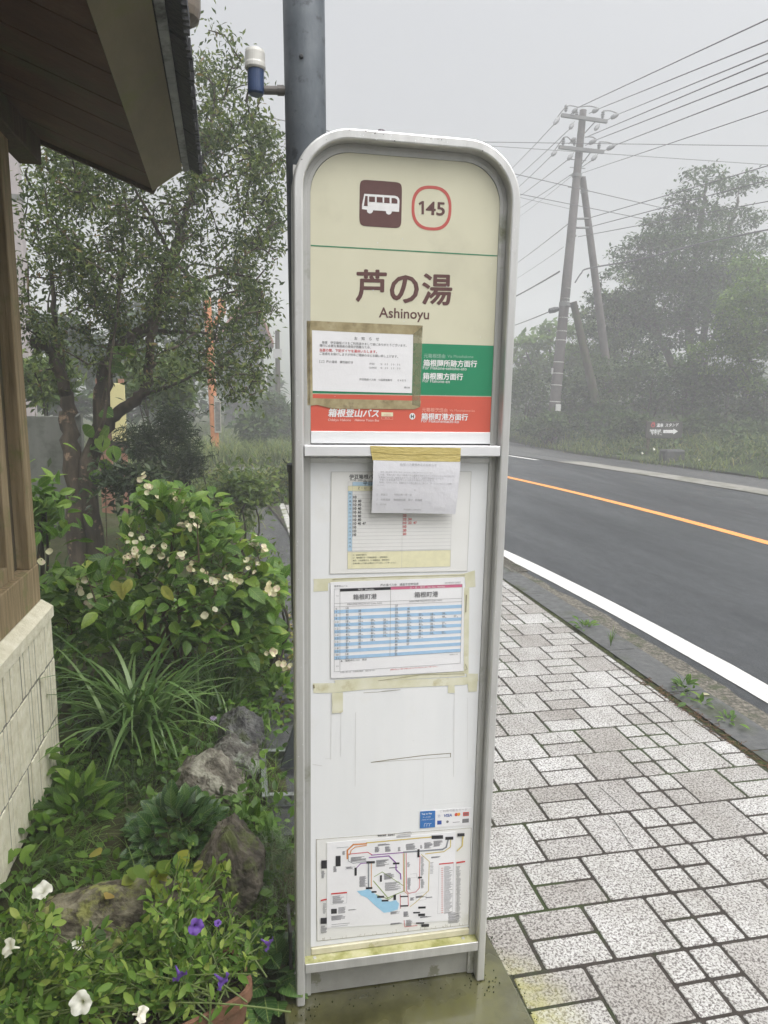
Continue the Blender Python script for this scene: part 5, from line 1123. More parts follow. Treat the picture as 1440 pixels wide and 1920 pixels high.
# fallen flower litter on the dark soil by the path
mb = MB(); 
for k in range(70):
    p = gz(rng.uniform(470, 552), rng.uniform(1150, 1290), -.005); blob(mb, p, np.array([1, 1, .7])*rng.uniform(.006, .016), k, 6)
struct(mb.build('litter', mat('dead_leaf_litter', [(.35, (.10, .07, .03)), (.6, (.30, .24, .13))], scale=40, rough=1)), 'stuff')
n = 900; P = np.stack([rng.uniform(.0, .46, n), rng.uniform(3.0, 4.4, n), np.full(n, -.015)], 1); P[:, 2] += rng.uniform(0, .025, n)
mb = MB(); Ls = rng.uniform(.012, .03, n); mb.inst(OVAL, P, unit(n, .2), np.array([0, 0, 1.])+unit(n)*.4, Ls, Ls*.8); struct(mb.build('moss_patch', leafmat('yellow_moss', [(0, (.07, .085, .015)), (1, (.22, .22, .05))])), 'stuff')
# galvanised angle tray with a black slab leaning in it
fr = thing('steel_tray', 'galvanised angle-iron tray on the soil holding a leaning black slab', 'tray', gz(530, 1490, 0))
q = [gz(503, 1494, .03), gz(498, 1405, .03), gz(560, 1405, .03), gz(568, 1492, .03)]
mb = MB()
for a, b_ in ((0, 1), (0, 3), (1, 2)):
    d = q[b_]-q[a]; L_ = np.linalg.norm(d); d /= L_; n_ = np.array([-d[1], d[0], 0])*(-1 if a else 1)
    mb.prism([q[a], q[a]+n_*.022, q[a]+n_*.022+np.array([0, 0, .003]), q[a]+np.array([0, 0, .003])], d*L_); mb.prism([q[a], q[a]+n_*.003, q[a]+n_*.003+np.array([0, 0, -.04]), q[a]+np.array([0, 0, -.04])], d*L_)
mb.build('angle_frame', mat('galvanised_angle', [(.3, (.20, .22, .215)), (.7, (.34, .36, .35))], scale=20, rough=.5, metal=.4, stain=(.09, .10, .07), stain_scale=16), fr)
mb = MB(); a = gz(526, 1440, .02); b_ = aty(552, 1360, a[1]+.03); mb.prism([a, gz(560, 1440, .02)+np.array([.05, 0, 0]), b_+np.array([.09, 0, 0]), b_], (0, .02, 0)); mb.build('black_slab', m_black, fr)
# hatch, weeds and leaf at the kerb
dr = thing('drain_grate', 'rusty slotted drain grate in the gutter beside the sign edge', 'drain', gz(955, 1056, 0))
mb = MB(); c = gz(957, 1056, 0); mb.box((2.27, c[1]-.30, -.004), (2.40, c[1]+.30, -.001)); mb.build('pit', flat('drain_shade_black', (.012, .012, .012)), dr)  # thin black sheet under the bars, painted as the pit's shade
mb = MB()
for k in range(15): mb.box((2.27, c[1]-.30+.04*k, -.002), (2.40, c[1]-.30+.04*k+.018, .004))
mb.box((2.262, c[1]-.31, -.002), (2.272, c[1]+.31, .005)); mb.box((2.398, c[1]-.31, -.002), (2.408, c[1]+.31, .005)); mb.build('bars', m_grav, dr)
for (px, py, n, h, lab) in ((1280, 1296, 34, .06, 'bushy green weed growing in the kerb joint beside the white line'), (1315, 1322, 12, .03, 'small flat weed at the kerb just nearer than the bushy one'), (1097, 1180, 24, .04, 'thin grassy weed in the kerb joint farthest along the footway'), (1368, 1356, 12, .025, 'tiny weed in the moss joint at the right edge of the picture')):
    c = gz(px, py, 0); P = c+np.stack([rng.normal(scale=.03, size=n), rng.normal(scale=.035, size=n), rng.uniform(.005, h, n)], 1); leafy('kerb_weed', lab, 'weed', c, P, BIG, (.03, .06), .38, m_bright, up=.85, group='weeds in the kerb joint')
c = gz(1145, 1212, 0); t = thing('kerb_weed', 'single upright weed stalk growing out of the gravelly gutter', 'weed', c, 'weeds in the kerb joint'); mb = MB(); th = rng.uniform(0, 6, 14); mb.ribbons(np.repeat(c[None], 14, 0), np.stack([np.cos(th), np.sin(th), 0*th], 1), rng.uniform(.08, .2, 14), .35, 1, .2, .005, 5); mb.build('blades', m_fine, t)
mb = MB(); c = gz(1317, 1303, .006); mb.inst(OVAL, [c], [[1, .2, 0]], [[0, 0, 1]], .05, .03); tag(mb.build('fallen_leaf', leafmat('pale_dead_leaf', [(0, (.5, .48, .32)), (1, (.55, .52, .36))]), origin=c), 'pale dry leaf lying on the kerb beside the bushy weed', 'leaf')
mb = MB()
for k in range(260):
    y = rng.uniform(1.8, 3.2); p = np.array([kerbx(y)+rng.normal(scale=.02)+.01, y, .001]); a = rng.uniform(0, 6); mb.tube([p, p+np.array([math.cos(a)*.03, math.sin(a)*.03, .004])], .0012, 4)
struct(mb.build('pine_needle_litter', mat('needle_litter', [(.3, (.07, .04, .02)), (.7, (.16, .09, .05))], scale=30, rough=1)), 'stuff')

# ================================================================== TREES, POLES AND BACKGROUND ON THE LEFT
m_bark = mat('peeling_bark', [(.3, (.025, .02, .014)), (.5, (.055, .043, .03)), (.7, (.11, .085, .06))], scale=14, stretch=(1, 1, .25), rough=.85, bump=.8, bscale=40, stain=(.30, .21, .14), stain_scale=6, stain_lo=.6, stain_hi=.66)
m_bark2 = mat('dark_bark', [(.3, (.03, .026, .02)), (.7, (.075, .062, .045))], scale=10, stretch=(1, 1, .3), rough=.9, bump=.7, bscale=30, stain=(.05, .07, .025), stain_scale=3)
m_tleaf = leafmat('small_tree_leaf', [(0, (.030, .055, .012)), (.4, (.065, .105, .022)), (.75, (.12, .165, .040)), (.96, (.19, .23, .07)), (1, (.18, .12, .04))], trans=.35, rough=.4, spec=.4)
TY = 5.7
def tpx(px, py, dy=0.): return aty(px, py, TY+dy)
troot = tpx(165, 1000); troot[2] = 0
tr = thing('flowering_tree', 'small many-stemmed tree with peeling bark and fine leaves behind the hydrangea', 'tree', troot)
limbs = [([troot+np.array([-.09, 0, 0]), tpx(140, 880), tpx(126, 790), tpx(122, 730), tpx(95, 660, -.1), tpx(62, 640, -.2)], .085, .022), ([tpx(124, 740), tpx(112, 660, .1), tpx(100, 560, .1), tpx(90, 460, .2)], .034, .010),
         ([troot+np.array([.04, .05, 0]), tpx(165, 900), tpx(188, 810), tpx(192, 730), tpx(210, 670), tpx(240, 638), tpx(290, 600, .1), tpx(300, 530, .1), tpx(325, 470), tpx(350, 390), tpx(380, 300), tpx(402, 200)], .082, .012),
         ([tpx(182, 830), tpx(215, 780), tpx(262, 745, -.1), tpx(280, 700, -.1), tpx(282, 640, -.1), tpx(300, 580, -.1), tpx(325, 500, -.15), tpx(345, 440, -.2)], .052, .018), ([tpx(335, 500), tpx(370, 525, -.2), tpx(420, 512, -.3), tpx(470, 520, -.4)], .018, .007), ([tpx(285, 620), tpx(330, 622, -.2), tpx(390, 625, -.4)], .020, .008),
         ([tpx(345, 420), tpx(300, 415, .1), tpx(250, 405, .2), tpx(200, 402, .2)], .016, .006), ([tpx(320, 480), tpx(290, 420, -.2), tpx(250, 350, -.2)], .018, .006), ([tpx(200, 690), tpx(222, 560, .3), tpx(228, 450, .3), tpx(215, 350, .3)], .024, .007), ([tpx(165, 860), tpx(195, 780, -.25), tpx(212, 640, -.3), tpx(230, 520, -.3)], .016, .006),
         ([tpx(270, 740), tpx(330, 720, -.3), tpx(390, 690, -.4), tpx(440, 690, -.5)], .015, .005)]
def pxblob(px, py, rx, ry, Y, ry_d): c = aty(px, py, Y); s = (Y*AF[1]+0)/1; dpt = (c-CO) @ AF; return (c, (rx/F*dpt, ry_d, ry/F*dpt))
bl = [pxblob(160, 420, 130, 130, TY, .8), pxblob(300, 300, 130, 130, TY, .8), pxblob(440, 380, 100, 160, TY, .7), pxblob(430, 190, 70, 110, TY, .55), pxblob(110, 560, 85, 110, TY, .7), pxblob(250, 520, 130, 110, TY, .8), pxblob(400, 560, 130, 90, TY-.2, .7), pxblob(465, 620, 70, 90, TY-.3, .5), pxblob(340, 680, 110, 45, TY-.3, .5), pxblob(120, 330, 70, 60, TY, .5), pxblob(490, 470, 50, 120, TY, .5), pxblob(80, 700, 45, 60, TY, .4), pxblob(400, 110, 45, 40, TY, .3), pxblob(500, 290, 40, 90, TY, .4), pxblob(455, 720, 60, 40, TY-.4, .3), pxblob(200, 640, 90, 60, TY, .5)]
mb = MB(); tips = in_blobs(820, bl); tw = grow(mb, limbs, tips, r_tw=.0078, seg=.09, sides=4, wig=.09); mb.build('trunk', m_bark, tr, smooth=True)
mb = MB(); n1 = leaf_on(mb, tw, 36, DIAM, (.032, .060), .40, spread=.055, start=.15, droop=-.25, flat=.45, along=.4)
mb.build('crown', m_tleaf, tr)
# round dry seed heads in the crown
mb = MB()
for k in rng.choice(len(tips), 70, replace=False):
    for j in range(6): mb.lathe(tips[k]+rng.normal(scale=.016, size=3), [(.002, 0), (.006, .004), (.006, .009), (.001, .012)], 6)
d_ = mb.build('seed_heads', m_bud, tr); d_['kind'] = 'stuff'
# ivy with heart leaves climbing the trunk
c = tpx(185, 870, -.12); P = []
for (px, py) in ((175, 800), (192, 815), (205, 800), (186, 835), (212, 835), (200, 685), (235, 660), (245, 672), (190, 770), (225, 690), (198, 860), (182, 880)): P.append(tpx(px, py, -.14))
P = np.array(P); vt = thing('climbing_vine', 'vine with a few large heart-shaped leaves climbing the forked trunk', 'vine', np.array([c[0], c[1], 0])); mb = MB(); mb.tube(smooth_path([np.array([c[0]+.02, c[1], 0]), tpx(196, 880, -.12), tpx(184, 800, -.12), tpx(205, 700, -.12), tpx(235, 660, -.12)]), .004, 5); mb.build('stem', m_stem, vt)
D = unit(len(P)); D[:, 2] -= .6; mb = MB(); mb.inst(BIG, P, D, np.array([0, -1., .4])+unit(len(P))*.3, .13, .115); mb.build('leaves', m_bright, vt, smooth=True)

def foliage_thing(name, label, cat, root, blobs, n, tpl, L, wr, m, trunk=None, mb_bark=None, group=None, flat=.5, droop=-.1, tips=None, per=None, limbs=None, r_tw=.01, seg=.3, part='crown', spread=.1):
    t = thing(name, label, cat, root, group)
    mb = MB(); tw = grow(mb, limbs, in_blobs(tips, blobs), r_tw=r_tw, seg=seg, sides=4, wig=.08); mb.build('trunk' if part == 'crown' else 'stems', mb_bark or m_bark2, t, smooth=True)
    mb = MB(); leaf_on(mb, tw, per, tpl, L, wr, spread=spread, start=.1, droop=droop, flat=flat, along=.5); 
    P = in_blobs(n, blobs); Ls = rng.uniform(L[0], L[1], n); D = unit(n); D[:, 2] = D[:, 2]*.6+droop
    mb.inst(tpl, P, D, unit(n)*(1-flat)+np.array([0, 0, flat]), Ls, Ls*wr); mb.build(part, m, t); return t
def bush(label, px, py, Y, rx, ry, n, L, m, zroot=0., name='shrub', cat='shrub', group=None, wr=.5, depth=None, tpl=DIAM, droop=-.1, up=.0):
    blobs = [pxblob(px, py, rx, ry, Y, depth or rx/F*Y*1.0)]; c = blobs[0][0]; r_ = blobs[0][1]
    for k in range(7):
        a = rng.uniform(0, 2*PI); q = rng.uniform(.35, .85); blobs.append((c+np.array([r_[0]*q*math.cos(a), rng.normal()*r_[1]*.4, r_[2]*q*math.sin(a)]), tuple(np.array(r_)*rng.uniform(.28, .5))))
    blobs = blobs[1:]+[(c, tuple(np.array(r_)*.8))]
    root = np.array([c[0], c[1], zroot]); lm = []
    for k in range(5):
        e = c+np.array([r_[0], r_[1], r_[2]])*rng.normal(scale=.4, size=3); b0 = root+np.array([rng.normal(scale=.06), rng.normal(scale=.06), 0]); lm.append(([b0, (b0+e)/2+rng.normal(scale=.05, size=3), e], .012*max(1, Y/8), .005*max(1, Y/8)))
    return foliage_thing(name, label, cat, root, blobs, n, tpl, L, wr, m, limbs=lm, tips=60, per=8, r_tw=.003*max(1, Y/8), seg=.2, part='foliage', droop=droop, group=group)
m_dkfine = leafmat('dark_needle', [(0, (.016, .030, .014)), (.6, (.032, .055, .022)), (1, (.06, .085, .035))], trans=.2)
m_mid = leafmat('mid_green_leaf', [(0, (.022, .05, .010)), (.6, (.050, .10, .02)), (1, (.10, .155, .04))], trans=.3)
m_lite = leafmat('light_green_leaf', [(0, (.06, .11, .025)), (.6, (.11, .17, .04)), (1, (.18, .24, .06))], trans=.35)
m_weed = leafmat('weed_leaf', [(0, (.05, .09, .015)), (.5, (.10, .15, .028)), (.85, (.19, .235, .05)), (1, (.28, .25, .075))], trans=.35)
bush('tall fine dark green shrub behind the hydrangea and the small tree', 315, 835, 6.9, 75, 75, 3600, (.05, .10), m_dkfine, wr=.16)
bush('feathery lower shrub spreading right of the tall dark one, near the orange pole', 350, 875, 6.4, 42, 35, 1000, (.04, .08), m_dkfine, wr=.18)
bush('fresh green bush in the gap under the tree branches left of the orange pole', 300, 720, 9.5, 65, 60, 1500, (.08, .15), m_lite)
bush('yellow-green bush glimpsed beside the hut post behind the tree', 80, 720, 8.2, 50, 55, 900, (.08, .14), m_lite)
bush('large leafy weeds between the hut wall and the tree trunk', 80, 960, 4.2, 16, 30, 26, (.07, .11), m_bright, tpl=BIG, wr=.5, name='leafy_weeds', cat='weeds')
bush('dark blue-green bush low between the tree trunk and hydrangea', 250, 900, 5.4, 60, 25, 700, (.05, .09), m_dkfine, wr=.4)
bush('bushy weeds at the right of the hydrangea beside the asphalt path', 455, 925, 6.0, 55, 38, 1100, (.04, .09), m_lite, name='bushy_weeds', cat='weeds')
bush('pale weeds leaning over the path edge next to the pole sleeve', 510, 1110, 3.6, 28, 60, 500, (.02, .045), m_lite, name='bushy_weeds', cat='weeds', wr=.4)
for (px, py, Y, rx, ry, lab) in ((425, 905, 9.3, 42, 30, 'yellow-green weeds at the foot of the orange pole, left of the path end'), (475, 912, 9.6, 40, 26, 'mass of yellow-green weeds closing the far end of the asphalt path'), (525, 905, 9.8, 38, 30, 'yellow-green weeds beside the steel pole at the far end of the path')):
    bush(lab, px, py, Y, rx, ry, 1100, (.05, .11), m_weed, name='bushy_weeds', cat='weeds', wr=.35)
# tall grass and field
def grass(name, m, n, area, z, L, reach=(.3, .8), wd=(.004, .008), k=5):
    P0 = area(n); P0[:, 2] = z; n = len(P0); th = rng.uniform(0, 2*PI, n); mb = MB(); mb.ribbons(P0, np.stack([np.cos(th), np.sin(th), 0*th], 1), rng.uniform(*L, n), rng.uniform(*reach, n), rng.uniform(.6, 1, n), rng.uniform(.2, .5, n), rng.uniform(*wd, n), k); return struct(mb.build(name, m), 'stuff')
def patchy(x0, x1, y0, y1, fx=None):
    def f(n):
        c = np.stack([rng.uniform(x0, x1, n//22+1), rng.uniform(y0, y1, n//22+1)], 1); i = rng.integers(0, len(c), n); P = np.zeros((n, 3)); P[:, :2] = c[i]+rng.normal(scale=.16, size=(n, 2)); return P
    return f
grass('tall_grass', m_weed, 5200, patchy(-1.6, 1.9, 9.5, 11.6), -.05, (.35, .75), wd=(.008, .016))
grass('tall_grass', m_weed, 2600, patchy(-.85, -.06, 6.2, 9.4), -.05, (.25, .55), wd=(.005, .010))
grass('tall_grass', m_weed, 3600, patchy(-2.2, 1.75, 14.6, 16.8), -.05, (.5, .95), wd=(.012, .022))
grass('grass_field', leafmat('meadow_grass', [(0, (.08, .12, .03)), (.6, (.14, .19, .05)), (1, (.22, .26, .09))], trans=.35), 7000, patchy(-5, 1.3, 14.3, 30), -.05, (.3, .6), wd=(.015, .03), k=4)
bush('leafy weeds in the grass in front of the far dark pole', 478, 800, 17, 40, 30, 500, (.12, .25), m_mid, name='leafy_weeds', cat='weeds')
bush('grey-green shrub around the foot of the far dark pole', 520, 790, 21, 45, 55, 900, (.15, .3), m_mid)
# grey screen wall, yellow board, chimney, house, poles
sc0, sc1 = aty(50, 780, 7.4), aty(122, 790, 7.4); scw = thing('screen_wall', 'dull grey-green panel wall standing behind the tree beside the hut', 'wall', np.array([sc0[0], 7.4, 0]))
m_grey = mat('grey_green_panel', [(.3, (.11, .115, .10)), (.7, (.17, .175, .155))], scale=4, stretch=(1, 1, .3), rough=.7, stain=(.07, .075, .06), stain_scale=3)
for k in range(3): mb = MB(); x0 = sc0[0]-.6+.55*k; mb.box((x0, 7.4, -.05), (min(x0+.545, sc1[0]+.02), 7.44, sc0[2]), bev=.004); mb.build('panel', m_grey, scw)
for x in (sc0[0]-.05, sc1[0]-.03): mb = MB(); mb.box((x-.02, 7.44, -.05), (x+.02, 7.48, sc0[2]+.01)); mb.build('post', m_dkwood, scw)
m_terr2 = mat('faded_red_brown_paint', [(.3, (.26, .13, .085)), (.7, (.38, .20, .13))], scale=6, rough=.7, stain=(.2, .13, .09), stain_scale=6)
yb0, yb1 = aty(214, 735, 8.6), aty(238, 828, 8.6); yb = thing('notice_board', 'pale yellow board on red-brown posts half hidden by the tree trunk', 'notice board', np.array([yb0[0], 8.6, 0]))
mb = MB(); mb.box((yb0[0]-.05, 8.6, yb1[2]), (yb1[0], 8.63, yb0[2]+.1), bev=.004); mb.build('board', flat('pale_yellow_board', (.66, .60, .30)), yb)
for px in (199, 232):
    a = aty(px, 850, 8.63); mb = MB(); mb.box((a[0]-.08 if px < 210 else a[0]-.03, 8.64, -.05), (a[0]+.06 if px < 210 else a[0]+.03, 8.72, yb0[2]+.15), bev=.004); mb.build('post', m_terr2, yb)
a = aty(240, 865, 8.6); mb = MB(); mb.box((a[0]-.35, 8.64, yb1[2]-.06), (a[0]+.02, 8.68, yb1[2])); mb.build('rail', m_dkwood, yb)
a = aty(27, 330, 13); pk = thing('pink_pillar', 'pale pinkish pillar rising in the fog just beside the hut post', 'pillar', np.array([a[0], 13, 0])); mb = MB(); mb.box((a[0]-.12, 13, -.05), (a[0]+.05, 13.25, a[2]+1.2), bev=.02); mb.build('shaft', mat('pink_render', (.36, .32, .32), scale=3), pk); mb = MB(); mb.box((a[0]-.14, 12.98, a[2]-.35), (a[0]+.07, 13.27, a[2]-.28)); mb.build('band', m_grey, pk)
m_or = mat('faded_orange_paint', [(.3, (.50, .17, .06)), (.7, (.64, .26, .10))], scale=7, rough=.6, stain=(.40, .17, .08), stain_scale=5, stain_lo=.6)
ob_ = gz(405, 858, -.05); ot = aty(388, 558, ob_[1]); op = thing('orange_pole', 'orange marker pole with a tall narrow plate standing in the grass', 'pole', ob_)
mb = MB(); mb.tube([ob_, (ob_+ot)/2, ot], [.095, .09, .085], 14); mb.build('shaft', m_or, op, smooth=False)
pc_ = aty(408, 777, ob_[1]-.13); mb = MB(); mb.box(pc_-np.array([.075, .012, .42]), pc_+np.array([.075, .012, .42]), bev=.01); pl_ = mb.build('plate', mat('grey_plate', (.36, .35, .31), scale=6), op)
mb = MB(); mb.box(pc_-np.array([.055, .016, .38]), pc_+np.array([.055, -.0125, .28])); mb.build('plate_face', mat('worn_dark_plate_face', [(.35, (.05, .05, .045)), (.6, (.16, .15, .13))], scale=14), pl_)
arm = aty(416, 585, ob_[1]); mb = MB(); mb.tube([aty(392, 620, ob_[1]), aty(404, 605, ob_[1]), arm], .05, 8); mb.lathe(arm, [(.05, -.1), (.09, 0), (.09, .22), (.04, .3)], 12); mb.build('arm', m_or, op)
# gabled house in the fog
hs_ = thing('house', 'grey gabled house with a reddish roof edge faint in the fog behind the tree', 'house', aty(480, 760, 30)*np.array([1, 1, 0]))
x0, x1 = aty(420, 700, 30)[0], aty(506, 700, 30)[0]; zr_, ze = aty(478, 556, 30)[2], aty(500, 640, 30)[2]; xm = aty(472, 600, 30)[0]
mb = MB(); mb.prism([(x0, 30, 0), (x1-.25, 30, 0), (x1-.25, 30, ze), (xm, 30, zr_-.15), (x0, 30, ze)][::-1], (0, 6, 0)); mb.build('wall', mat('grey_house_wall', (.13, .13, .13), scale=2), hs_)
mb = MB()
for (xa, xb) in ((xm, x1+.15), (xm, x0-.4)): mb.prism([(xa, 29.6, zr_), (xb, 29.6, ze-.25), (xb, 29.6, ze-.02), (xa, 29.6, zr_+.22)], (0, 6.6, 0))
mb.build('roof', mat('rust_red_roof', (.28, .10, .07), scale=3), hs_)
mb = MB(); mb.box((xm-.7, 29.97, ze-1.6), (xm+.3, 29.99, ze-.5)); wn = mb.build('window', flat('house_window', (.05, .055, .06)), hs_); mb = MB(); [mb.box((x-.03, 29.95, ze-1.6), (x+.03, 29.97, ze-.5)) for x in (xm-.7, xm-.2, xm+.3)]; mb.build('window_frame', flat('window_frame_white', (.5, .5, .5)), wn)
for (px, pt, pb_, Y, r_, lab) in ((520, 620, 812, 24, .09, 'plain dark pole standing in fog at the end of the grass field'), (498, 690, 800, 27, .06, 'thin pale post with a small fitting left of the far dark pole')):
    a, b_ = aty(px, pt, Y), aty(px+2, pb_, Y); b_ = b_-(a-b_)*((b_[2]+.05)/(b_[2]-a[2]))*-1 if False else np.array([b_[0], Y, -.05]); o = thing('far_pole', lab, 'pole', b_); mb = MB(); mb.tube([b_, a], [r_, r_*.85], 10); mb.build('shaft', m_bark2 if r_ > .07 else flat('pale_post', (.45, .45, .44)), o)
    mb = MB(); mb.box(a+np.array([-r_*1.5, -r_*1.5, -.9]), a+np.array([r_*1.5, 0, -.6])); mb.build('fitting', flat('far_fitting', (.4, .4, .4)), o)
def broad(label, rootpx, Y, pads, n, L, m, per, tips, th0=.22, name='broadleaf_tree', zroot=None, group=None, trunks=None, wr=.55):
    """tree whose crown is made of many flat spreading pads"""
    r0 = aty(rootpx[0], rootpx[1], Y); 
    if zroot is not None: r0[2] = zroot
    bl = []; 
    for (px, py, rx, ry) in pads:
        b_ = pxblob(px, py, rx*1.1, ry*.95, Y+rng.normal()*.5, rx/F*Y*.9); bl.append(b_)
    lm = []
    for ti_, (path, ra, rb_) in enumerate(trunks): lm.append(([r0 if q == 0 else aty(p[0], p[1], Y+rng.normal()*.15) for q, p in enumerate(path)], ra, rb_))
    return foliage_thing(name, label, 'tree', r0, bl, n, DIAM, L, wr, m, limbs=lm, tips=tips, per=per, r_tw=.018, seg=.4, flat=.75, droop=-.15, group=group, spread=.12)
m_fogleaf = leafmat('forest_leaf', [(0, (.011, .034, .004)), (.5, (.027, .070, .008)), (1, (.065, .135, .017))], trans=.3)
m_maple = leafmat('maple_leaf', [(0, (.055, .11, .015)), (.5, (.10, .18, .025)), (1, (.16, .25, .045))], trans=.35)
# far tree line on the left
def fartree(label, px, pytop, pybot, w_, Y, n=900, zr=None):
    h = pybot-pytop; pads = [(px+rng.normal()*w_*.35, pytop+h*q, w_*rng.uniform(.45, .7), h*.13) for q in np.linspace(.1, .85, 7)]
    return broad(label, (px, pybot), Y, pads, n, (.25, .5), m_fogleaf, 4, 70, name='far_tree', trunks=[([(px, pybot), (px+3, (pytop+pybot)/2), (px, pytop+h*.1)], .14, .04)])
fartree('faint rounded tree in fog behind the orange pole', 440, 620, 800, 55, 30)
fartree('faint tall tree in fog at the left of the house', 360, 540, 790, 70, 26)
fartree('faint low tree in fog between the house and the far dark pole', 500, 700, 800, 50, 33)
fartree('faint broad tree in fog behind the yellow board', 240, 560, 790, 90, 22, 1400)
fartree('faint tree in fog beyond the grey screen wall', 110, 600, 790, 70, 18, 1200)

# ================================================================== ACROSS THE ROAD
# big spreading tree: pads read off the photograph
pads = [(1325, 330, 45, 16), (1285, 365, 38, 14), (1370, 350, 40, 16), (1410, 340, 30, 12), (1310, 400, 60, 18), (1250, 420, 50, 16), (1380, 410, 60, 20), (1220, 450, 50, 18), (1300, 455, 70, 20), (1400, 460, 60, 22), (1170, 475, 35, 12), (1200, 500, 60, 18), (1290, 505, 70, 20), (1370, 520, 70, 22), (1150, 515, 30, 10), (1240, 550, 75, 20), (1130, 560, 35, 12), (1170, 585, 60, 16), (1110, 590, 30, 10), (1330, 570, 70, 22), (1250, 600, 70, 18), (1130, 625, 45, 14), (1200, 640, 70, 18), (1420, 540, 50, 24), (1300, 640, 60, 18), (1390, 600, 60, 20), (1100, 610, 22, 9), (1300, 480, 110, 70), (1270, 570, 120, 60), (1390, 560, 70, 80)]
broad('large dark spreading tree with layered branches right of the utility pole', (1300, 770), 21.5, pads, 21000, (.09, .19), m_fogleaf, 24, 600, zroot=1.1,
      trunks=[([(1300, 770), (1298, 700), (1290, 600), (1300, 500), (1318, 400), (1325, 340)], .20, .05), ([(1300, 770), (1315, 660), (1330, 560), (1360, 460), (1385, 370)], .16, .04), ([(1300, 770), (1262, 680), (1225, 620), (1170, 570), (1120, 560)], .13, .03), ([(1300, 770), (1240, 640), (1215, 520), (1230, 430)], .10, .03), ([(1310, 620), (1360, 570), (1420, 520)], .08, .03)])
pads = [(1420, 500, 60, 16), (1400, 560, 50, 16), (1440, 610, 70, 18), (1390, 625, 50, 14), (1350, 650, 60, 14), (1420, 660, 70, 16), (1380, 690, 60, 14), (1320, 660, 35, 10), (1440, 720, 60, 16), (1410, 640, 40, 12), (1450, 560, 60, 20), (1420, 600, 80, 90)]
broad('lighter green maple with drooping layers at the right edge', (1470, 800), 16.5, pads, 8000, (.07, .15), m_maple, 24, 260, zroot=.8, name='maple_tree', trunks=[([(1470, 800), (1460, 700), (1440, 600), (1420, 500)], .11, .03), ([(1465, 740), (1410, 690), (1360, 655)], .06, .02)])
pads = [(1010, 640, 40, 14), (1040, 615, 35, 12), (975, 650, 40, 18), (970, 690, 45, 22), (1020, 680, 50, 16), (1070, 660, 40, 14), (1000, 710, 50, 16), (1060, 700, 50, 16), (1100, 680, 40, 14)]
broad('faint airy tree in fog behind the utility pole', (1040, 790), 27, pads, 1800, (.2, .4), m_maple, 8, 130, zroot=1., trunks=[([(1040, 790), (1035, 700), (1030, 615)], .12, .03), ([(1040, 760), (1000, 690), (985, 655)], .07, .02)])
pads = [(1120, 590, 45, 16), (1165, 560, 45, 16), (1090, 620, 45, 16), (1150, 620, 60, 22), (1110, 660, 60, 24), (1180, 660, 60, 26), (1060, 670, 40, 20), (1210, 610, 50, 24), (1140, 700, 70, 26), (1200, 520, 40, 18), (1180, 590, 55, 30), (1230, 680, 50, 24)]
broad('soft green tree in fog behind the brace pole, left of the large spreading tree', (1150, 790), 24.5, pads, 9000, (.10, .22), m_maple, 16, 260, zroot=1., trunks=[([(1150, 790), (1148, 690), (1165, 580)], .13, .03), ([(1150, 760), (1110, 670), (1090, 625)], .08, .02), ([(1150, 740), (1190, 640), (1200, 540)], .08, .02)])
# bank of shrubs
shr = [(990, 740, 22, 50, 48, m_mid, 'olive shrub filling the gap between the sign frame and the utility pole'), (1075, 745, 20.5, 55, 55, m_mid, 'rounded shrub immediately right of the utility pole base'), (1140, 720, 20, 60, 60, m_mid, 'tall mid-green shrub below the brace pole'), (1130, 790, 19, 55, 35, m_fogleaf, 'low dark shrub in front of the tall mid-green one'), (1215, 725, 19.5, 60, 60, m_fogleaf, 'dark shrub behind the direction sign on its left'), (1290, 730, 18.5, 60, 65, m_fogleaf, 'very dark shrub directly behind the direction sign'), (1365, 740, 17.5, 65, 65, m_fogleaf, 'dark hedge shrub right of the direction sign'), (1440, 760, 16.5, 60, 70, m_fogleaf, 'dark hedge shrub cut off by the right edge'), (1180, 800, 17.5, 40, 28, m_mid, 'small arching shrub just left of the direction sign'), (1310, 800, 16.5, 40, 30, m_mid, 'small arching shrub just right of the direction sign'), (1390, 820, 15.2, 50, 32, m_mid, 'low spreading shrub behind the roadside grass at the right'), (1030, 800, 19.5, 45, 28, m_mid, 'low scrubby shrub at the foot of the utility pole')]
for (px, py, Y, rx, ry, m, lab) in shr:
    c = aty(px, py, Y); bush(lab, px, py, Y, rx, ry, 2200, (.08, .18), m, zroot=hill_z(c[0], Y)-.05, group='shrubs along the bank across the road')
def bank(n):
    y = rng.uniform(7, 31, n//20+1); s_ = rng.uniform(-.15, 3.2, n//20+1)**1.0; i = rng.integers(0, len(y), n); yy_ = y[i]+rng.normal(scale=.2, size=n); ss_ = s_[i]+rng.normal(scale=.2, size=n)
    x = 10.33+cv(yy_)*.8-.06*np.maximum(0, yy_-20)+ss_; P = np.zeros((n, 3)); P[:, 0] = x; P[:, 1] = yy_; return P
P0 = bank(15000); P0[:, 2] = [max(0, hill_z(x, y)-.03) for x, y, _ in P0]; n = len(P0); th = rng.uniform(0, 2*PI, n); ln = rng.uniform(.2, .62, n)*np.clip(.5+.5*(P0[:, 0]-10.1-cv(P0[:, 1])), .5, 1.2)
mb = MB(); mb.ribbons(P0, np.stack([np.cos(th), np.sin(th), 0*th], 1), ln, rng.uniform(.3, .9, n), rng.uniform(.6, 1, n), rng.uniform(.2, .6, n), rng.uniform(.010, .024, n), 5); struct(mb.build('roadside_grass', m_weed), 'stuff')
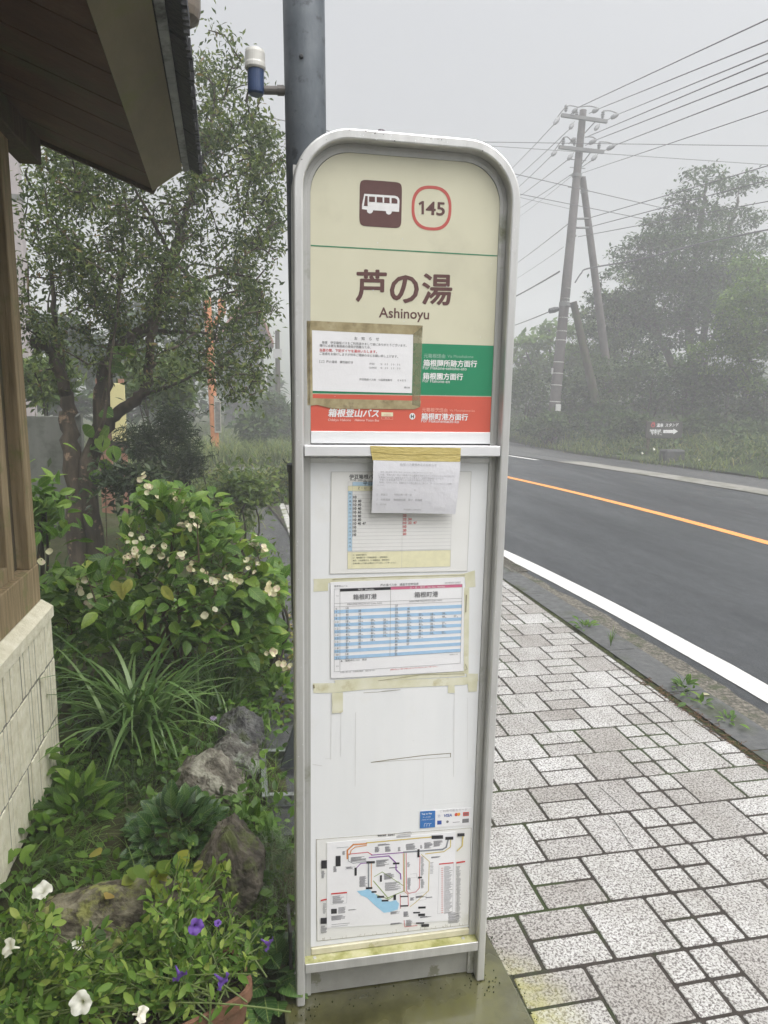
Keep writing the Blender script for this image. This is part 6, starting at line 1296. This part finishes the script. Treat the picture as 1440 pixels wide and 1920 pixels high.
n = 9000; P0 = bank(n); P0[:, 2] = [max(0, hill_z(x, y)) for x, y, _ in P0]; P0[:, 2] += rng.uniform(.05, .5, n); P0[:, 0] += .5; Ls = rng.uniform(.07, .17, n); mb = MB(); mb.inst(DIAM, P0, unit(n), unit(n)*.5+np.array([0, 0, .5]), Ls, Ls*.5); struct(mb.build('roadside_weeds', m_mid), 'stuff')
mb = MB(); 
for (px, py) in ((1226, 842), (1310, 862), (1205, 850)):
    p = aty(px, py, 12.6); mb.inst(PET, np.repeat(p[None], 4, 0), unit(4)+np.array([0, -.4, .2]), np.repeat([[0, -1., .3]], 4, 0), .03, .025)
struct(mb.build('roadside_flowers', m_pw_), 'stuff')

# direction sign to the hot spring stand
SGY = 15.6
def sg(px, py, l=0.): p = aty(px, py, SGY); p[1] -= l; return p
g0, g1 = sg(1213, 790), sg(1278, 822)
ds_t = thing('direction_sign', 'dark brown roadside sign with white lettering and a white arrow pointing right', 'sign', np.array([(g0[0]+g1[0])/2, SGY+.1, hill_z(g0[0], SGY)]))
mb = MB(); mb.box((g0[0], SGY, g1[2]), (g1[0], SGY+.04, g0[2]), bev=.006); mb.build('board', mat('dark_brown_board', [(.3, (.035, .033, .030)), (.7, (.06, .056, .05))], scale=4, rough=.5), ds_t)
for x in (g0[0]+.12, g1[0]-.12): mb = MB(); mb.box((x-.03, SGY+.041, -.02), (x+.03, SGY+.10, g0[2]-.05)); mb.build('post', m_dkwood, ds_t)
mb = MB(); text(mb, '温泉', sg(1231, 800, .003), sg(1243.5, 800, .003), None, .03); text(mb, 'スタンド', sg(1247, 800, .003), sg(1271.5, 799, .003), None, .03, .15)
text(mb, '箱根芦之湯', sg(1218, 808.8, .003), sg(1239, 808.8, .003), None, .02); text(mb, '営業中', sg(1220, 812, .003), sg(1237, 812, .003), None, .02); text(mb, 'すぐそこ', sg(1221, 815.5, .003), sg(1241, 815.5, .003), None, .02)
poly(mb, [sg(x, y, .003) for x, y in ((1243.5, 812), (1262.5, 812), (1262.5, 814.5), (1271, 808.6), (1262.5, 803.6), (1262.5, 806), (1243.5, 806))]); mb.build('white_lettering', m_w, ds_t)
mb = MB(); c = sg(1224.5, 797, .003)
ring(mb, c, .055, .055, .016, 20)
for k in (-1, 0, 1): line(mb, [c+np.array([k*.03, 0, 0]), c+np.array([k*.03+.01, 0, .04]), c+np.array([k*.03-.006, 0, .075])], .012)
mb.build('hot_spring_mark', m_rink, ds_t)
mb = MB(); text(mb, '温泉スタンド入口', sg(1246, 810.6, .006), sg(1262, 810.6, .006)); mb.build('arrow_print', m_ink2, ds_t)
b0, b1 = aty(1250, 844, 14.2), aty(1285, 858, 14.2); cb = MB(); cb.box((b0[0], 14.2, max(-.02, hill_z(b0[0], 14.2)-.1)), (b1[0], 14.5, b0[2]), bev=.03); tag(cb.build('concrete_box', m_foot, origin=(b0[0], 14.2, 0)), 'weathered concrete box sunk in the grass below the direction sign', 'box')

# utility pole, brace pole and stub
m_conc = mat('brown_grey_concrete_pole', [(.3, (.10, .088, .085)), (.7, (.15, .135, .13))], scale=3, rough=.85, stain=(.08, .075, .07), stain_scale=2)
m_wht = flat('white_band', (.62, .62, .60)); m_ins = flat('grey_porcelain', (.23, .23, .24)); m_steel = flat('dull_crossarm_steel', (.16, .16, .16))
UY = 19.9
ub = aty(1029, 850, UY); ub[2] = max(0, hill_z(ub[0], UY))-.05; ut = aty(1093.5, 207, UY); ax = (ut-aty(1036, 800, UY)); ax /= ax[2]
ub = ut-ax*(ut[2]-ub[2])
up = thing('utility_pole', 'tall leaning concrete utility pole with two crossarms of insulators', 'utility pole', ub)
mb = MB(); mb.tube([ub, ub+(ut-ub)*.5, ut], [.175, .14, .098], 18); mb.build('shaft', m_conc, up, smooth=False)
def upx(px, py, dy=0.): return aty(px, py, UY+dy)
def ushaft(py):
    lo, hi = 0., 1.
    for _ in range(40):
        mid = (lo+hi)/2; p = ub+(ut-ub)*mid; d = p-CO; yy_ = 960-F*(d @ AU)/(d @ AF)
        if yy_ > py: lo = mid
        else: hi = mid
    return ub+(ut-ub)*lo, .175-.077*lo
for i, (a, b_) in enumerate((((1053, 216), (1138, 228)), ((1048, 276), (1132, 285)))):
    A_, B_ = upx(*a, -.16), upx(*b_, -.16); d = (B_-A_)/np.linalg.norm(B_-A_); mb = MB()
    mb.prism([A_+np.array([0, -.04, -.045]), A_+np.array([0, .04, -.045]), A_+np.array([0, .04, .045]), A_+np.array([0, -.04, .045])], B_-A_); ca = mb.build('crossarm', m_steel, up)
    ipx = ((1061, 200), (1081, 212), (1130, 212)) if i == 0 else ((1056, 262), (1077, 263), (1123, 270))
    for (px, py) in ipx:
        p = upx(px, py+6, -.16); mb = MB(); mb.lathe(p+np.array([0, 0, -.06]), [(.02, 0), (.05, .05), (.03, .07), (.06, .10), (.035, .13), (.05, .16), (.02, .20)], 10); mb.build('insulator', m_ins, ca)
    strn = (((1052, 216), (1038, 234)), ((1077, 228), (1068, 242)), ((1125, 232), (1115, 244)), ((1068, 216), (1083, 203)), ((1104, 213), (1123, 204)), ((1138, 225), (1160, 214))) if i == 0 else (((1046, 280), (1034, 292)), ((1076, 286), (1064, 300)), ((1122, 288), (1109, 301)), ((1066, 270), (1080, 258)), ((1097, 273), (1119, 262)), ((1130, 284), (1154, 272)))
    for (a2, b2) in strn:
        pa, pb2 = upx(*a2, -.16), upx(*b2, -.3); d = pb2-pa; L_ = np.linalg.norm(d); mb = MB(); mb.lathe(pa, [(.012, 0), (.012, L_*.3), (.05, L_*.36), (.065, L_*.6), (.05, L_*.86), (.015, L_)], 10, d); mb.build('strain_insulator', m_ins, ca)
    jm = (((1061, 200), (1070, 198), (1083, 201)), ((1083, 201), (1105, 199), (1122, 203)), ((1131, 208), (1145, 208), (1160, 214)), ((1061, 200), (1048, 216), (1038, 233))) if i == 0 else (((1056, 258), (1064, 257), (1072, 265)), ((1097, 257), (1110, 257), (1119, 262)), ((1124, 266), (1140, 267), (1154, 272)), ((1054, 262), (1044, 276), (1034, 291)))
    for k, jp in enumerate(jm): mb = MB(); mb.tube(smooth_path([upx(*p, -.22) for p in jp], 5), .016, 5); mb.build('jumper_wire', m_steel, ca)
    st = MB(); c_, _ = ushaft(258 if i == 0 else 318); e_ = upx(1118, 226, -.16) if i == 0 else upx(1108, 285, -.16); st.tube([c_, e_], .016, 6); st.build('crossarm_brace', m_steel, up)
for py in (300, 315, 352, 330): c_, r_ = ushaft(py); mb = MB(); mb.tube([c_-np.array([.24, 0, 0]), c_+np.array([.24, 0, 0])], .011, 6); mb.build('step_bolt', m_steel, up)
for py in (541, 560, 566, 596, 621, 638, 679, 700, 722, 753, 784): c_, r_ = ushaft(py); mb = MB(); mb.lathe(c_-np.array([0, 0, .012]), [(r_+.003, 0), (r_+.003, .024)], 18, ax); mb.build('steel_band', m_wht, up)
c_, r_ = ushaft(571); mb = MB(); mb.lathe(c_-np.array([0, 0, .06]), [(r_+.02, 0), (r_+.02, .12)], 18, ax); mb.build('clamp', m_steel, up)
c_, r_ = ushaft(330); mb = MB(); mb.lathe(c_-np.array([0, 0, .04]), [(r_+.025, 0), (r_+.025, .09)], 18, ax); mb.build('clamp', m_steel, up)
c_, r_ = ushaft(764); mb = MB(); mb.box(c_+np.array([-.04, -r_-.03, -.10]), c_+np.array([.12, -r_+.01, .10]), bev=.01); mb.build('number_plate', m_wht, up)
c_, r_ = ushaft(696); mb = MB(); mb.box(c_+np.array([-r_-.05, -.04, -.09]), c_+np.array([-r_-.01, .03, .09])); mb.build('white_tag', m_wht, up)
for k, (px, py) in enumerate(((1105, 410), (1104, 427), (1080, 442), (1085, 427))): a = upx(px, py); c_, r_ = ushaft(py); mb = MB(); mb.tube([c_, a], .03, 8); mb.build('bracket', m_steel, up)
c_ = upx(1038, 582, -.1); mb = MB(); mb.lathe(c_-np.array([.16, 0, .03]), [(.02, 0), (.075, .03), (.085, .2), (.06, .32), (.02, .34)], 12, (1, 0, .25)); mb.build('cable_closure', m_black, up)
b0 = aty(1139, 700, UY+.6); b1 = aty(1092, 332, UY+.25); dd = (b1-b0)/(b1[2]-b0[2]); gb = b0-dd*(b0[2]-.3); bp = thing('brace_pole', 'leaning concrete brace pole propping the utility pole from the right', 'pole', gb); mb = MB(); mb.tube([gb, b1], [.145, .095], 16); mb.build('shaft', m_conc, bp); mb = MB(); mb.lathe(b1-dd*.42, [(.112, 0), (.112, .07)], 16, dd); mb.build('clamp', m_steel, bp)
b0 = aty(1103, 690, UY-.5); b1 = aty(1075, 566, UY-.5); dd = (b1-b0)/(b1[2]-b0[2]); gb = b0-dd*(b0[2]-.3); stp_ = thing('stub_pole', 'short weathered stub pole strapped to the foot of the utility pole', 'pole', gb); mb = MB(); mb.tube([gb, b0, b1], [.13, .12, .10], 14); mb.build('shaft', m_bark2, stp_); mb = MB(); c_, r_ = ushaft(571); mb.tube([b1-dd*.15, c_], .035, 8); mb.build('strap', m_steel, stp_)
# wires
m_wire = flat('wire_grey', (.10, .10, .105))
def wire(lab, pts, r_=.0135, Ys=None, ext=''):
    """pts = ((px, py), ...) with the depth of each end"""
    P = [aty(px, py, Y) for (px, py), Y in zip(pts, Ys)]
    a, b_ = P[0], P[-1]; t = np.linspace(0, 1, 17)[:, None]; sag = .01*np.linalg.norm(b_-a)
    if len(P) == 2 and ext:
        if 'a' in ext: P[0] = a = b_+(a-b_)*2.2
        if 'b' in ext: P[1] = b_ = a+(b_-a)*(1.15 if b_[1] < 14 and Ys[0] > 18 and 0 else 2.2)
        t = np.linspace(0, 1, 40)[:, None]; sag = 0
    if len(P) == 2: Q = a+(b_-a)*t-np.array([0, 0, 1.])*sag*4*t*(1-t)*.35
    else: Q = smooth_path(P, 8)
    mb = MB(); mb.tube(Q, r_*.78, 5); o = mb.build('power_line', m_wire, origin=a); tag(o, lab, 'wire', 'overhead lines')
UW = UY-.3
rights = [((1083, 202), (1470, 22), 'topmost overhead wire running from the pole top to the upper right'), ((1123, 204), (1470, 64), 'second overhead wire from the top crossarm to the upper right'), ((1160, 214), (1470, 88), 'third overhead wire leaving the right end of the top crossarm'), ((1102, 256), (1470, 101), 'fourth wire to the upper right, leaving behind the pole above the lower crossarm'), ((1119, 262), (1470, 125), 'fifth wire to the upper right, from the middle of the lower crossarm'), ((1154, 272), (1470, 150), 'sixth wire to the upper right, from the right end of the lower crossarm'), ((1090, 325), (1470, 197), 'thin faint wire to the right below both crossarms')]
for a, b_, lab in rights: wire(lab, (a, b_), .0135 if 'thin' not in lab else .009, (UW, 8.5), 'b')
lefts = [((1038, 234), (930, 343), 'topmost wire descending left from the top crossarm'), ((1068, 242), (930, 365), 'second wire descending left from behind the top crossarm'), ((1034, 292), (930, 386), 'third wire descending left, from the left end of the lower crossarm'), ((1064, 300), (930, 397), 'fourth wire descending left, from the middle of the lower crossarm'), ((1109, 301), (930, 416), 'fifth wire descending left, passing behind the utility pole'), ((1072, 330), (930, 436), 'sixth thin wire descending left below the crossarms'), ((1065, 420), (930, 519), 'wire descending left from the bracket halfway down the pole'), ((1057, 463), (930, 544), 'very thin wire descending left above the thick cable')]
for a, b_, lab in lefts: wire(lab, (a, b_), .0135 if 'thin' not in lab else .008, (UW, 38))
wire('thick black cable sloping down left from the pole to the sign frame', ((1049, 509), (930, 573)), .032, (UW, 34)); wire('lower cable ending in a black closure at the left of the pole', ((1040, 580), (930, 620)), .02, (UW, 34))
wire('thick cable looping from the pole to the right into the tree', ((1078, 530), (1090, 512), (1105, 503), (1200, 486), (1320, 455), (1470, 425)), .028, (UW, UW, UW, 18.5, 17, 15))
wire('upper of three wires running right into the tree top', ((1104, 409), (1470, 302)), .0135, (UW, 12), 'b'); wire('middle of three wires running right into the tree', ((1108, 425), (1470, 330)), .0135, (UW, 12), 'b'); wire('lowest of three wires running right into the tree', ((1084, 444), (1470, 372)), .012, (UW, 12), 'b')
wire('nearly level cable crossing in front of the pole at the lower crossarm', ((880, 266), (1470, 274)), .011, (17.5, 15), 'ab'); wire('faint cable sloping gently down right across the pole', ((880, 271), (1470, 311)), .009, (18, 16), 'ab'); wire('cable sloping down right across the pole below the brace clamp', ((930, 318), (1290, 401)), .012, (17, 18), 'a'); wire('lower cable sloping down right into the large tree', ((930, 355), (1250, 419)), .012, (17, 18.5), 'a'); wire('thin wire sloping down right, ending at the pole', ((930, 360), (1070, 392)), .008, (17, UW), 'a')

# ------------------------------------------------------------------ fog
hz = MB(); hz.box((-125, -35, -1.2), (125, 125, 17.5))
m_h = bpy.data.materials.new('fog'); m_h.use_nodes = True; nt = m_h.node_tree; nt.nodes.remove(nt.nodes['Principled BSDF'])
pvn = N(nt, 'VolumePrincipled'); pvn.inputs['Color'].default_value = (.97, .98, 1, 1); pvn.inputs['Density'].default_value = .0125; pvn.inputs['Anisotropy'].default_value = .2
nt.links.new(pvn.outputs[0], nt.nodes['Material Output'].inputs['Volume'])
ho = hz.build('haze', m_h); ho['kind'] = 'stuff'
